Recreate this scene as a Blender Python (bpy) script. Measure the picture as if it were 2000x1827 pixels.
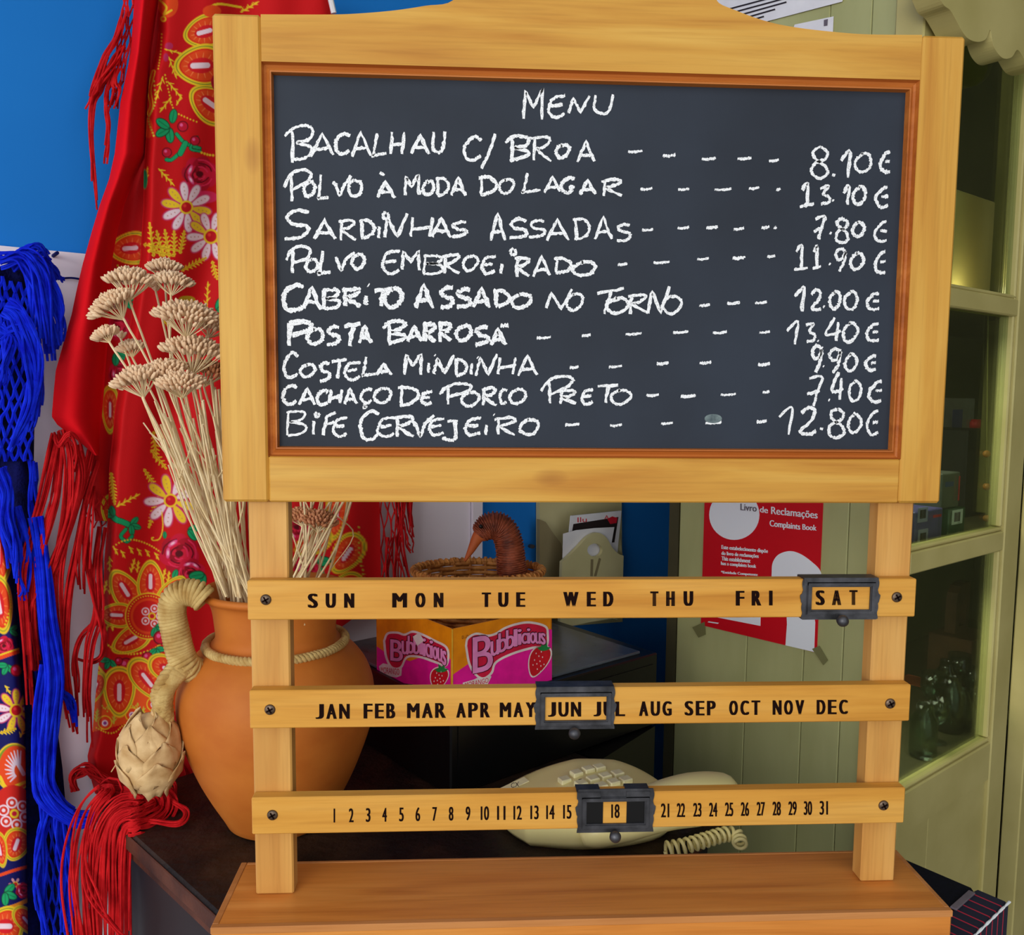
import bpy, bmesh, math, random
import numpy as np
from mathutils import Vector
from mathutils.geometry import tessellate_polygon
for o in list(bpy.data.objects): bpy.data.objects.remove(o, do_unlink=True)
rnd = random.Random(7); nrs = np.random.RandomState(5)
S = bpy.context.scene
COL = S.collection
# ------------------------------------------------------------------ camera
F = 1666.95; CP = np.array([.19894, -.69962, 0.]); YAW, PIT, ROL = .05204, -.09268, .00895
def _rot(y, p, r):
    cy, sy, cp, sp = math.cos(y), math.sin(y), math.cos(p), math.sin(p)
    fw = np.array([sy*cp, cy*cp, sp]); ri = np.array([cy, -sy, 0]); up = np.cross(ri, fw)
    return np.array([ri*math.cos(r)+up*math.sin(r), -ri*math.sin(r)+up*math.cos(r), fw])
RM = _rot(YAW, PIT, ROL)
cam = bpy.data.cameras.new('camera'); camo = bpy.data.objects.new('camera', cam); COL.objects.link(camo)
cam.sensor_fit = 'HORIZONTAL'; cam.sensor_width = 36; cam.lens = 36*F/2000; cam.clip_start = .02
from mathutils import Matrix
m = Matrix.Identity(4)
for i in range(3):
    m[i][0] = RM[0][i]; m[i][1] = RM[1][i]; m[i][2] = -RM[2][i]; m[i][3] = CP[i]
camo.matrix_world = m
S.camera = camo
S.view_settings.view_transform = 'Standard'; S.view_settings.look = 'None'
S.view_settings.gamma = 1; S.view_settings.use_curve_mapping = False
S.view_settings.exposure = -0.05
# ------------------------------------------------------------------ light: overcast street daylight from the open front
W = bpy.data.worlds.new('world'); S.world = W; W.use_nodes = True
W.node_tree.nodes['Background'].inputs[0].default_value = (.92, .96, 1, 1)
W.node_tree.nodes['Background'].inputs[1].default_value = 1.22
def area(name, loc, target, size, power, color=(1, 1, 1)):
    l = bpy.data.lights.new(name, 'AREA'); l.shape = 'RECTANGLE'; l.size, l.size_y = size; l.energy = power; l.color = color
    o = bpy.data.objects.new(name, l); COL.objects.link(o); o.location = loc
    o.rotation_euler = (Vector(target)-Vector(loc)).to_track_quat('-Z', 'Y').to_euler()
    return o
area('daylight_from_street', (-.95, -2.55, .22), (0, .2, -.1), (1.5, 1.2), 36, (1, .97, .9))

# ------------------------------------------------------------------ geometry helpers
A54 = math.radians(54.)
E1 = np.array([math.sin(A54), math.cos(A54), 0]); E2 = np.array([-math.cos(A54), math.sin(A54), 0]); UP = np.array([0, 0, 1.])
YV = np.array([0, 1., 0])
def ray(px, py):
    px = np.asarray(px, float); py = np.asarray(py, float)
    d = np.stack([(px-1000)/F, -(py-913.5)/F, np.ones_like(px)], -1)
    return d @ RM
def on(px, py, P0, n):
    """point of a real plane (through P0, normal n) that the photograph shows at px, py"""
    d = ray(px, py); return CP + d*((np.dot(np.asarray(P0)-CP, n)/(d @ np.asarray(n)))[..., None])
def onY(px, py, y): return on(px, py, [0, y, 0], YV)
def onZ(px, py, z): return on(px, py, [0, 0, z], UP)
def lin(c):
    c = [x/255. for x in c[:3]]
    return tuple(x/12.92 if x <= .04045 else ((x+.055)/1.055)**2.4 for x in c)

def norm(v): v = np.asarray(v, float); return v/(np.linalg.norm(v)+1e-12)
def catmull(pts, n=8):
    P = np.asarray(pts, float)
    if len(P) < 3: 
        t = np.linspace(0, 1, n+1)[:, None]; return P[0]*(1-t)+P[-1]*t
    Q = np.vstack([2*P[0]-P[1], P, 2*P[-1]-P[-2]]); out = []
    for i in range(1, len(Q)-2):
        p0, p1, p2, p3 = Q[i-1:i+3]
        for t in np.linspace(0, 1, n, endpoint=False):
            out.append(.5*((2*p1)+(-p0+p2)*t+(2*p0-5*p1+4*p2-p3)*t*t+(-p0+3*p1-3*p2+p3)*t**3))
    out.append(P[-1]); return np.array(out)

class MB:
    def __init__(s): s.v = []; s.f = []; s.n = 0; s.c = None
    def add(s, V, Fc):
        V = np.asarray(V, float).reshape(-1, 3); s.v.append(V); k = s.n
        s.f.extend([tuple(i+k for i in f) for f in Fc]); s.n += len(V)
    def box(s, c, h, ax=None, ch=0):
        ax = np.eye(3) if ax is None else np.asarray(ax, float); c = np.asarray(c, float)
        if ch <= 0:
            V = [c+ax[0]*h[0]*x+ax[1]*h[1]*y+ax[2]*h[2]*z for x in (-1, 1) for y in (-1, 1) for z in (-1, 1)]
            s.add(V, [(0, 1, 3, 2), (4, 6, 7, 5), (0, 4, 5, 1), (2, 3, 7, 6), (0, 2, 6, 4), (1, 5, 7, 3)]); return
        V = []; idx = {}
        for x in (-1, 1):
            for y in (-1, 1):
                for z in (-1, 1):
                    for k in range(3):
                        d = [h[0]*x, h[1]*y, h[2]*z]
                        for j in range(3):
                            if j != k: d[j] -= ch*(x, y, z)[j]
                        idx[(x, y, z, k)] = len(V); V.append(c+ax[0]*d[0]+ax[1]*d[1]+ax[2]*d[2])
        Fs = []
        for k in range(3):
            for sg in (-1, 1):
                a, b = [j for j in range(3) if j != k]; q = []
                for u, w in ((-1, -1), (1, -1), (1, 1), (-1, 1)):
                    t = [0, 0, 0]; t[k] = sg; t[a] = u; t[b] = w; q.append(idx[(*t, k)])
                if (sg > 0) == (k == 1): q.reverse()
                Fs.append(tuple(q))
        for k in range(3):
            a, b = [j for j in range(3) if j != k]
            for u in (-1, 1):
                for w in (-1, 1):
                    t0 = [0, 0, 0]; t1 = [0, 0, 0]
                    t0[a] = t1[a] = u; t0[b] = t1[b] = w; t0[k] = -1; t1[k] = 1
                    Fs.append((idx[(*t0, a)], idx[(*t1, a)], idx[(*t1, b)], idx[(*t0, b)]))
        for x in (-1, 1):
            for y in (-1, 1):
                for z in (-1, 1): Fs.append(tuple(idx[(x, y, z, k)] for k in range(3)))
        s.add(V, Fs)
    def tube(s, path, r, n=6, cap=True, closed=False):
        P = np.asarray(path, float); m = len(P); R = np.full(m, r) if np.isscalar(r) else np.asarray(r, float)
        T = np.gradient(P, axis=0) if not closed else np.roll(P, -1, 0)-np.roll(P, 1, 0)
        T /= (np.linalg.norm(T, axis=1)[:, None]+1e-12)
        a = np.array([0, 0, 1.]) if abs(T[0][2]) < .9 else np.array([1., 0, 0])
        N = np.zeros((m, 3)); u = norm(a-T[0]*np.dot(a, T[0]))
        for i in range(m):
            u = u-T[i]*np.dot(u, T[i]); u = u/(np.linalg.norm(u)+1e-12); N[i] = u
        B = np.cross(T, N); an = np.arange(n)*2*math.pi/n
        V = P[:, None]+R[:, None, None]*(np.cos(an)[None, :, None]*N[:, None]+np.sin(an)[None, :, None]*B[:, None])
        Fs = []
        for i in range(m if closed else m-1):
            j = (i+1) % m
            for k in range(n):
                l = (k+1) % n; Fs.append((i*n+k, i*n+l, j*n+l, j*n+k))
        if cap and not closed: Fs += [tuple(range(n))[::-1], tuple((m-1)*n+k for k in range(n))]
        s.add(V, Fs)
    def lathe(s, prof, c, n=40, axis=UP, squash=1):
        c = np.asarray(c, float); axis = norm(axis)
        a = np.array([1., 0, 0]) if abs(axis[0]) < .9 else np.array([0, 1., 0])
        u = norm(a-axis*np.dot(a, axis)); w = np.cross(axis, u); V = []; Fs = []
        for r, z in prof:
            for k in range(n):
                t = 2*math.pi*k/n; V.append(c+axis*z+r*(u*math.cos(t)+w*math.sin(t)*squash))
        for i in range(len(prof)-1):
            for k in range(n):
                l = (k+1) % n; Fs.append((i*n+k, i*n+l, (i+1)*n+l, (i+1)*n+k))
        if prof[0][0] > 1e-6: Fs.append(tuple(range(n))[::-1])
        if prof[-1][0] > 1e-6: Fs.append(tuple((len(prof)-1)*n+k for k in range(n)))
        s.add(V, Fs)
    def sphere(s, c, r, ax=None, nu=10, nv=6):
        r = np.array([r, r, r]) if np.isscalar(r) else np.asarray(r, float); ax = np.eye(3) if ax is None else np.asarray(ax)
        V = []; Fs = []
        for j in range(nv+1):
            p = math.pi*j/nv
            for i in range(nu):
                t = 2*math.pi*i/nu; d = np.array([math.sin(p)*math.cos(t), math.sin(p)*math.sin(t), math.cos(p)])*r
                V.append(np.asarray(c)+d @ ax)
        for j in range(nv):
            for i in range(nu):
                l = (i+1) % nu; Fs.append((j*nu+i, (j+1)*nu+i, (j+1)*nu+l, j*nu+l))
        s.add(V, Fs)
    def prism(s, pts, d, holes=()):
        """flat outline pts (3-D, coplanar) thickened by the vector d"""
        loops = [np.asarray(pts, float)]+[np.asarray(h, float) for h in holes]; d = np.asarray(d, float)
        allp = np.vstack(loops); n = len(allp)
        tris = tessellate_polygon([[Vector(p) for p in L] for L in loops])
        Fs = [tuple(t) for t in tris]+[tuple(i+n for i in t[::-1]) for t in tris]
        k = 0
        for L in loops:
            m = len(L)
            for i in range(m): Fs.append((k+i, k+(i+1) % m, n+k+(i+1) % m, n+k+i))
            k += m
        s.add(np.vstack([allp, allp+d]), Fs)
    def flat(s, pts, holes=()):
        loops = [np.asarray(pts, float)]+[np.asarray(h, float) for h in holes]
        tris = tessellate_polygon([[Vector(p) for p in L] for L in loops]); s.add(np.vstack(loops), [tuple(t) for t in tris])
    def build(s, name, mat, parent=None, smooth=False, fix=True, org=None):
        V = np.vstack(s.v)
        o0 = np.array(parent['_w']) if (parent is not None and '_w' in parent) else np.zeros(3)
        if org is None: org = o0 if parent is not None else np.array([(V[:, 0].min()+V[:, 0].max())/2, (V[:, 1].min()+V[:, 1].max())/2, V[:, 2].min()])
        org = np.asarray(org, float)
        me = bpy.data.meshes.new(name); me.from_pydata((V-org).tolist(), [], s.f)
        if fix:
            bm = bmesh.new(); bm.from_mesh(me); bmesh.ops.recalc_face_normals(bm, faces=bm.faces); bm.to_mesh(me); bm.free()
        if s.c is not None:
            at = me.color_attributes.new('Col', 'FLOAT_COLOR', 'POINT')
            at.data.foreach_set('color', np.hstack([s.c, np.ones((len(s.c), 1))]).astype(np.float32).ravel())
        if smooth: me.polygons.foreach_set('use_smooth', [True]*len(me.polygons))
        me.materials.append(mat); o = bpy.data.objects.new(name, me); COL.objects.link(o)
        if parent is not None: o.parent = parent
        o.location = org-o0; o['_w'] = org.tolist()
        return o
def tag(o, label=None, cat=None, group=None, kind=None):
    for k, v in (('label', label), ('category', cat), ('group', group), ('kind', kind)):
        if v: o[k] = v
    return o
def thing(name, loc, label, cat, group=None):
    o = bpy.data.objects.new(name, None); COL.objects.link(o); o.location = loc; o['_w'] = [float(x) for x in loc]
    o.empty_display_size = .02
    return tag(o, label, cat, group)
def struct(o): o['kind'] = 'structure'; return o

# ------------------------------------------------------------------ materials
def new_mat(name):
    m = bpy.data.materials.new(name); m.use_nodes = True; nt = m.node_tree; b = nt.nodes['Principled BSDF']; return m, nt, b
def N(nt, t, **kw):
    n = nt.nodes.new(t)
    for k, v in kw.items():
        if k in n.inputs: n.inputs[k].default_value = v
        else: setattr(n, k, v)
    return n
def noisy(name, c0, c1, scale=(20, 20, 20), rough=.6, bump=.1, detail=4, spec=.4, bscale=None, bdist=.001, sheen=0, ns=1.0, lo=.3, hi=.7):
    m, nt, b = new_mat(name); tc = N(nt, 'ShaderNodeTexCoord'); mp = N(nt, 'ShaderNodeMapping'); mp.inputs['Scale'].default_value = scale
    nt.links.new(tc.outputs['Object'], mp.inputs[0]); nz = N(nt, 'ShaderNodeTexNoise', Scale=ns, Detail=detail); nt.links.new(mp.outputs[0], nz.inputs['Vector'])
    cr = N(nt, 'ShaderNodeValToRGB'); cr.color_ramp.elements[0].position = lo; cr.color_ramp.elements[1].position = hi
    cr.color_ramp.elements[0].color = (*lin(c0), 1); cr.color_ramp.elements[1].color = (*lin(c1), 1)
    nt.links.new(nz.outputs['Fac'], cr.inputs[0]); nt.links.new(cr.outputs[0], b.inputs['Base Color'])
    b.inputs['Roughness'].default_value = rough; b.inputs['Specular IOR Level'].default_value = spec
    if sheen: b.inputs['Sheen Weight'].default_value = sheen
    if bump:
        bp = N(nt, 'ShaderNodeBump', Strength=bump, Distance=bdist); nz2 = nz
        if bscale:
            nz2 = N(nt, 'ShaderNodeTexNoise', Scale=bscale, Detail=3); nt.links.new(tc.outputs['Object'], nz2.inputs['Vector'])
        nt.links.new(nz2.outputs['Fac'], bp.inputs['Height']); nt.links.new(bp.outputs[0], b.inputs['Normal'])
    return m
def plain(name, c, rough=.5, metal=0, spec=.4):
    return noisy(name, [x*.93 for x in c], [min(255, x*1.05) for x in c], (60, 60, 60), rough, 0, 3, spec) if not metal else _metal(name, c, rough)
def _metal(name, c, rough):
    m = noisy(name, [x*.6 for x in c], c, (80, 80, 80), rough, .3, 5, .5, 220, .0006); m.node_tree.nodes['Principled BSDF'].inputs['Metallic'].default_value = .7; return m
def wood(name, dark, mid, light, axis=0, rough=.5, seed=0., knots=True):
    m, nt, b = new_mat(name); tc = N(nt, 'ShaderNodeTexCoord'); mp = N(nt, 'ShaderNodeMapping')
    sc = [38, 38, 38]; sc[axis] = 3.0; mp.inputs['Scale'].default_value = sc; mp.inputs['Location'].default_value = (seed, seed*1.7, seed*.6)
    nt.links.new(tc.outputs['Object'], mp.inputs[0])
    n1 = N(nt, 'ShaderNodeTexNoise', Scale=1.1, Detail=6, Distortion=.6); nt.links.new(mp.outputs[0], n1.inputs['Vector'])
    cr = N(nt, 'ShaderNodeValToRGB'); e = cr.color_ramp.elements; e[0].position = .28; e[0].color = (*lin(dark), 1); e[1].position = .72; e[1].color = (*lin(light), 1)
    x = e.new(.5); x.color = (*lin(mid), 1); nt.links.new(n1.outputs['Fac'], cr.inputs[0])
    mp2 = N(nt, 'ShaderNodeMapping'); s2 = [420, 420, 420]; s2[axis] = 14; mp2.inputs['Scale'].default_value = s2; nt.links.new(tc.outputs['Object'], mp2.inputs[0])
    n2 = N(nt, 'ShaderNodeTexNoise', Scale=1., Detail=3); nt.links.new(mp2.outputs[0], n2.inputs['Vector'])
    c2 = N(nt, 'ShaderNodeValToRGB'); c2.color_ramp.elements[0].position = .3; c2.color_ramp.elements[0].color = (.72, .66, .6, 1); c2.color_ramp.elements[1].position = .52; c2.color_ramp.elements[1].color = (1, 1, 1, 1)
    nt.links.new(n2.outputs['Fac'], c2.inputs[0])
    mx = N(nt, 'ShaderNodeMix', data_type='RGBA', blend_type='MULTIPLY'); mx.inputs[0].default_value = .36
    nt.links.new(cr.outputs[0], mx.inputs[6]); nt.links.new(c2.outputs[0], mx.inputs[7]); out = mx.outputs[2]
    if knots:
        vo = N(nt, 'ShaderNodeTexVoronoi', Scale=4.3); mp3 = N(nt, 'ShaderNodeMapping'); s3 = [1.6, 1.6, 1.6]; s3[axis] = .8; mp3.inputs['Scale'].default_value = s3
        mp3.inputs['Location'].default_value = (seed*.37+.2, .31, seed*.11+.05); nt.links.new(tc.outputs['Object'], mp3.inputs[0]); nt.links.new(mp3.outputs[0], vo.inputs['Vector'])
        kr = N(nt, 'ShaderNodeValToRGB'); kr.color_ramp.elements[0].position = .02; kr.color_ramp.elements[0].color = (.42, .2, .1, 1); kr.color_ramp.elements[1].position = .07; kr.color_ramp.elements[1].color = (1, 1, 1, 1)
        nt.links.new(vo.outputs['Distance'], kr.inputs[0]); m2 = N(nt, 'ShaderNodeMix', data_type='RGBA', blend_type='MULTIPLY'); m2.inputs[0].default_value = .7
        nt.links.new(out, m2.inputs[6]); nt.links.new(kr.outputs[0], m2.inputs[7]); out = m2.outputs[2]
    nt.links.new(out, b.inputs['Base Color'])
    b.inputs['Roughness'].default_value = rough; b.inputs['Specular IOR Level'].default_value = .28
    bp = N(nt, 'ShaderNodeBump', Strength=.12, Distance=.0006); nt.links.new(n2.outputs['Fac'], bp.inputs['Height']); nt.links.new(bp.outputs[0], b.inputs['Normal'])
    return m
def vcol(name, rough=.75, weave=900, bump=.25, sheen=0):
    m, nt, b = new_mat(name); a = N(nt, 'ShaderNodeVertexColor', layer_name='Col'); nt.links.new(a.outputs[0], b.inputs['Base Color'])
    b.inputs['Roughness'].default_value = rough; b.inputs['Specular IOR Level'].default_value = .25
    if sheen: b.inputs['Sheen Weight'].default_value = sheen
    tc = N(nt, 'ShaderNodeTexCoord'); nz = N(nt, 'ShaderNodeTexNoise', Scale=weave, Detail=2); nt.links.new(tc.outputs['Object'], nz.inputs['Vector'])
    bp = N(nt, 'ShaderNodeBump', Strength=bump, Distance=.0005); nt.links.new(nz.outputs['Fac'], bp.inputs['Height']); nt.links.new(bp.outputs[0], b.inputs['Normal'])
    return m
def yarn(name, c0, c1):
    m = noisy(name, c0, c1, (1, 1, 1), .8, .6, 3, .1, 900, .0008, 0, ns=60); return m
def glass(name, tint=(235, 245, 230), refl=.0, rough=.02):
    m, nt, b = new_mat(name); nt.nodes.remove(b); o = [n for n in nt.nodes if n.type == 'OUTPUT_MATERIAL'][0]
    t = N(nt, 'ShaderNodeBsdfTransparent'); t.inputs[0].default_value = (*lin(tint), 1); g = N(nt, 'ShaderNodeBsdfGlossy'); g.inputs['Roughness'].default_value = rough
    fr = N(nt, 'ShaderNodeFresnel', IOR=1.5); ad = N(nt, 'ShaderNodeMath', operation='ADD'); ad.inputs[1].default_value = refl
    ha = N(nt, 'ShaderNodeMath', operation='MULTIPLY'); ha.inputs[1].default_value = .5
    nt.links.new(fr.outputs[0], ha.inputs[0]); nt.links.new(ha.outputs[0], ad.inputs[0]); mx = N(nt, 'ShaderNodeMixShader'); nt.links.new(ad.outputs[0], mx.inputs[0])
    nt.links.new(t.outputs[0], mx.inputs[1]); nt.links.new(g.outputs[0], mx.inputs[2]); nt.links.new(mx.outputs[0], o.inputs[0]); return m

HD, HM, HL = (182, 120, 40), (203, 149, 60), (214, 167, 78)
M_wx = wood('honey_pine_along', HD, HM, HL, 0, seed=1)
M_wx2 = wood('honey_pine_slat', (192, 128, 42), (210, 150, 60), (218, 164, 78), 0, seed=4.3, knots=False)
M_wz = wood('honey_pine_upright', HD, HM, HL, 2, seed=2.1)
M_wz2 = wood('pine_post', (190, 132, 62), (206, 152, 78), (216, 166, 94), 2, seed=5.1, knots=False)
M_mold = wood('stained_moulding', (150, 78, 28), (176, 98, 38), (194, 118, 52), 0, seed=3.3, knots=False)
M_base = wood('stained_base', (180, 104, 42), (208, 130, 56), (222, 148, 72), 0, seed=6.7, rough=.32)
M_edge = wood('base_edging', (172, 108, 52), (190, 124, 66), (204, 140, 82), 0, seed=8, knots=False)
M_board = noisy('chalkboard_slate', (36, 40, 48), (48, 55, 67), (5, 5, 5), .62, .15, 5, .2, 700, .0003)
M_chalk = None
def mk_chalk():
    m, nt, b = new_mat('chalk'); b.inputs['Base Color'].default_value = (.87, .88, .9, 1); b.inputs['Roughness'].default_value = .95
    tc = N(nt, 'ShaderNodeTexCoord'); nz = N(nt, 'ShaderNodeTexNoise', Scale=1500, Detail=2); nt.links.new(tc.outputs['Object'], nz.inputs['Vector'])
    cr = N(nt, 'ShaderNodeValToRGB'); cr.color_ramp.elements[0].position = .30; cr.color_ramp.elements[0].color = (.25, .25, .25, 1); cr.color_ramp.elements[1].position = .45
    nt.links.new(nz.outputs['Fac'], cr.inputs[0]); nt.links.new(cr.outputs[0], b.inputs['Alpha']); return m
M_chalk = mk_chalk()
M_smudge = noisy('chalk_smudge', (70, 82, 88), (120, 135, 135), (200, 200, 200), .9, 0)
M_ink = plain('burnt_black_lettering', (26, 12, 10), .9, 0, .05)
M_iron = _metal('black_iron', (88, 88, 93), .45)
M_screw = _metal('dark_screw', (120, 100, 84), .4)
M_blue = noisy('blue_wall_paint', (20, 116, 204), (26, 124, 212), (3, 3, 3), .75, .1, 3, .2, 500, .0003)
M_white = noisy('white_panel_paint', (232, 222, 236), (240, 232, 244), (3, 3, 3), .5, 0, 3, .3)
M_olive = noisy('olive_wall_paint', (166, 166, 110), (186, 186, 130), (14, 14, 3), .5, .15, 6, .4, 60, .001)
M_olive2 = noisy('olive_frame_paint', (184, 172, 108), (202, 190, 126), (9, 9, 9), .42, .1, 5, .4, 60, .001)
M_vase = noisy('terracotta', (184, 98, 30), (204, 120, 44), (16, 16, 22), .62, .2, 6, .3, 140, .0007)
M_rope = noisy('straw_rope', (168, 130, 70), (214, 186, 122), (60, 60, 60), .8, .5, 4, .2, 400, .001)
M_dtable = noisy('dark_rough_table', (16, 11, 9), (66, 44, 28), (18, 18, 18), .6, .8, 8, .35, 90, .003, lo=.42, hi=.85)
M_dedge = noisy('dark_table_edge', (48, 22, 14), (96, 52, 34), (20, 20, 20), .6, .8, 8, .3, 90, .002)
M_dside = noisy('dark_grey_side', (24, 23, 26), (36, 34, 37), (6, 6, 6), .55, .1, 4, .3)
M_blk = plain('black_lacquer', (10, 10, 12), .3)
M_gtop = noisy('grey_glossy_top', (70, 76, 84), (96, 104, 112), (12, 12, 12), .16, .05, 3, .6, 30, .001)
M_cream = noisy('cream_plastic', (240, 228, 156), (246, 234, 166), (6, 6, 6), .38, 0, 3, .45)
M_cream2 = plain('cream_keys', (246, 238, 190), .35)
M_red = vcol('red_cloth'); M_redp = noisy('plain_red_cloth', (222, 14, 24), (234, 20, 34), (9, 9, 9), .8, .3, 3, .1, 900, .0005)
M_redy = yarn('red_wool', (176, 14, 22), (216, 34, 38)); M_bluey = yarn('blue_wool', (6, 20, 190), (20, 50, 225))
M_navyy = yarn('navy_wool', (6, 10, 60), (16, 26, 110))
M_brnw = noisy('reflection_block_paint', (92, 86, 64), (112, 104, 78), (3, 3, 3), .8, 0)
M_floor = noisy('stone_floor', (110, 104, 96), (140, 132, 122), (4, 4, 4), .7, .2)
M_canopy = noisy('canopy', (150, 140, 120), (164, 154, 134), (4, 4, 4), .8, 0)

# ------------------------------------------------------------------ key planes
TZ = -.479                      # table top
FLZ = -1.23                     # floor
W0 = np.array([-.2, .47, 0])    # back wall, runs along E1
KP = np.array([.7, .45, 0])     # olive side wall, runs along E2
def wall(px, py, off=0): return on(px, py, W0-E2*off, E2)
def oliv(px, py, off=0): return on(px, py, KP-E1*off, E1)
K0 = oliv(1750, 985); K0 = np.array([K0[0], K0[1], 0])   # cabinet corner
def cabp(px, py, off=0): return on(px, py, K0+E2*off, E2)   # off > 0 = inside the cabinet
AX = np.array([E1, E2, UP])

# ================================================================== SETTING
mb = MB(); mb.box((.3, .8, FLZ-.02), (4, 4, .02)); struct(mb.build('floor', M_floor))
mb = MB(); mb.box((.3, 1.2, 1.32), (4, 2.0, .03)); struct(mb.build('ceiling', M_canopy))
def slab(p0, p1, z0, z1, th, mat, name, n):  # vertical slab from p0 to p1 (xy), front face on the line, thickness th along n
    p0 = np.array([p0[0], p0[1], 0]); p1 = np.array([p1[0], p1[1], 0]); a = norm(p1-p0); c = (p0+p1)/2+np.asarray(n)*th/2
    mb = MB(); mb.box(c+UP*(z0+z1)/2, (np.linalg.norm(p1-p0)/2, th/2, (z1-z0)/2), np.array([a, np.asarray(n), UP])); return mb.build(name, mat)
slab(W0-E1*2.2, W0+E1*2.2, FLZ, 1.3, .06, M_blue, 'wall_back', E2)['kind'] = 'structure'
mb = MB(); mb.box((2.05, .2, 0.03), (.03, 1.7, 1.25)); struct(mb.build('wall_reflection_block', M_brnw))  # unseen wall added to darken what the cabinet glass reflects
# white panelling (two boards, the lower half of the wall, with a lighter edging strip)
zt_w = wall(100, 494)[2]
pe = wall(925, 1000); ps = wall(906, 1000); pj = wall(190, 1000)
def along(p): return float(np.dot(p-W0, E1))
mb = MB(); wp = MB()
r = struct(slab(W0-E1*2.2-E2*.02, W0+E1*(along(pj)-.001)-E2*.02, FLZ, zt_w, .02, M_white, 'trim_1', E2))
r = struct(slab(W0+E1*(along(pj)+.001)-E2*.02, W0+E1*(along(ps)-.0008)-E2*.02, FLZ, zt_w, .02, M_white, 'trim_2', E2))
r = struct(slab(W0+E1*(along(ps)+.0008)-E2*.026, W0+E1*along(pe)-E2*.026, FLZ, zt_w+.01, .026, M_white, 'trim_3', E2))
# olive side wall: upright boards with recessed joints
kk = float(np.dot(K0-KP, E2)); k0 = float(np.dot(oliv(1325, 1100)-KP, E2))
js = [kk-.0, float(np.dot(oliv(1702, 50)-KP, E2)), float(np.dot(oliv(1560, 1500)-KP, E2)), float(np.dot(oliv(1450, 1500)-KP, E2)), k0]
side = thing('wall_right', KP+UP*FLZ, None, None); side['kind'] = 'structure'
for a_, b_ in zip(js[:-1], js[1:]):
    mb = MB(); c = KP+E2*(a_+b_)/2+E1*.006+UP*(.05)
    mb.box(c, (.006, abs(b_-a_)/2-.0004, 1.25), AX, .0012); mb.build('board', M_olive, side)

# ================================================================== MENU STAND
BT, BB = .28676, -.09421
stand = thing('menu_stand', (.3, .02, -.478), 'honey pine menu stand with framed chalkboard, three calendar rails and a broad base', 'menu stand')
# --- frame
lst = onY(528, 500, 0)[0]; OX0, OX1, OZ0, OZ1 = .03709, .56379, -.05675, .25179; TH = .022
def fr(x0, x1, z0, z1, y0, y1, name, mat, par, ch=.0015):
    mb = MB(); mb.box(((x0+x1)/2, (y0+y1)/2, (z0+z1)/2), ((x1-x0)/2, (y1-y0)/2, (z1-z0)/2), None, ch); return mb.build(name, mat, par)
fr(0, OX0, BB, BT, 0, TH, 'stile', M_wz, stand, .002)
fr(OX1, .6, BB, BT, 0, TH, 'stile', M_wz, stand, .002)
fr(OX0+.0002, OX1-.0002, BB, OZ0, 0.0003, TH, 'bottom_rail', M_wx, stand, .0012)
# arched top rail, outline taken from the curve of the board
top = []
cl = [onY(*p, 0) for p in ((530, 26), (640, 28), (700, 26), (770, 20), (830, 11), (885, 0))]
cr_ = [onY(*p, 0) for p in ((1400, 0), (1440, 21), (1500, 42), (1560, 54), (1640, 63), (1700, 67), (1795, 70))]
Pk = [np.array([x, 0, z]) for x, z in ((.20, .325), (.24, .338), (.30, .343), (.36, .337), (.40, .323))]
ctl = [np.array([OX0+.0002, 0, BT])]+cl[1:]+Pk+cr_[:-1]+[np.array([OX1-.0002, 0, BT])]
crv = catmull(ctl, 5); crv[:, 1] = 0.0003
outl = np.vstack([[OX1-.0002, .0003, OZ1], [OX0+.0002, .0003, OZ1], crv])
mb = MB(); mb.prism(outl, (0, TH-.0003, 0)); mb.build('top_rail', M_wx, stand)
# moulding: four mitred pieces with an ogee profile
prof = [(0, .0006), (.0012, .0046), (.0030, .0058), (.0056, .0040), (.0068, .0022), (.0080, .0022), (.0088, .0082)]  # (inward, depth)
cs = [(OX0, OZ0), (OX1, OZ0), (OX1, OZ1), (OX0, OZ1)]
pr0 = onY(535, 144, .008)[0]
inn = (pr0-OX0)/.0088
for i in range(4):
    a, b = cs[i], cs[(i+1) % 4]; mb = MB(); V = []
    for (ox, oz) in (a, b):
        sx = 1 if ox == OX0 else -1; sz = 1 if oz == OZ0 else -1
        for (w, d) in prof: V.append((ox+sx*w*inn*.97, d, oz+sz*w*inn*.97))
        V.append((ox, .012, oz))
    n = len(prof)+1; Fs = [(k, k+1, n+k+1, n+k) for k in range(n-1)]+[(n-1, 0, n, 2*n-1), tuple(range(n)), tuple(range(2*n-1, n-1, -1))]
    mb.add(V, Fs); mb.build('moulding', M_mold, stand)
iw = .0088*inn*.97
panel = fr(OX0+iw-.002, OX1-iw+.002, OZ0+iw-.002, OZ1-iw+.002, .008, .016, 'chalkboard', M_board, stand, 0)
fr(OX0+.001, OX1-.001, OZ0+.001, OZ1-.001, .0165, .0205, 'back_panel', M_base, stand, 0)

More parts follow.
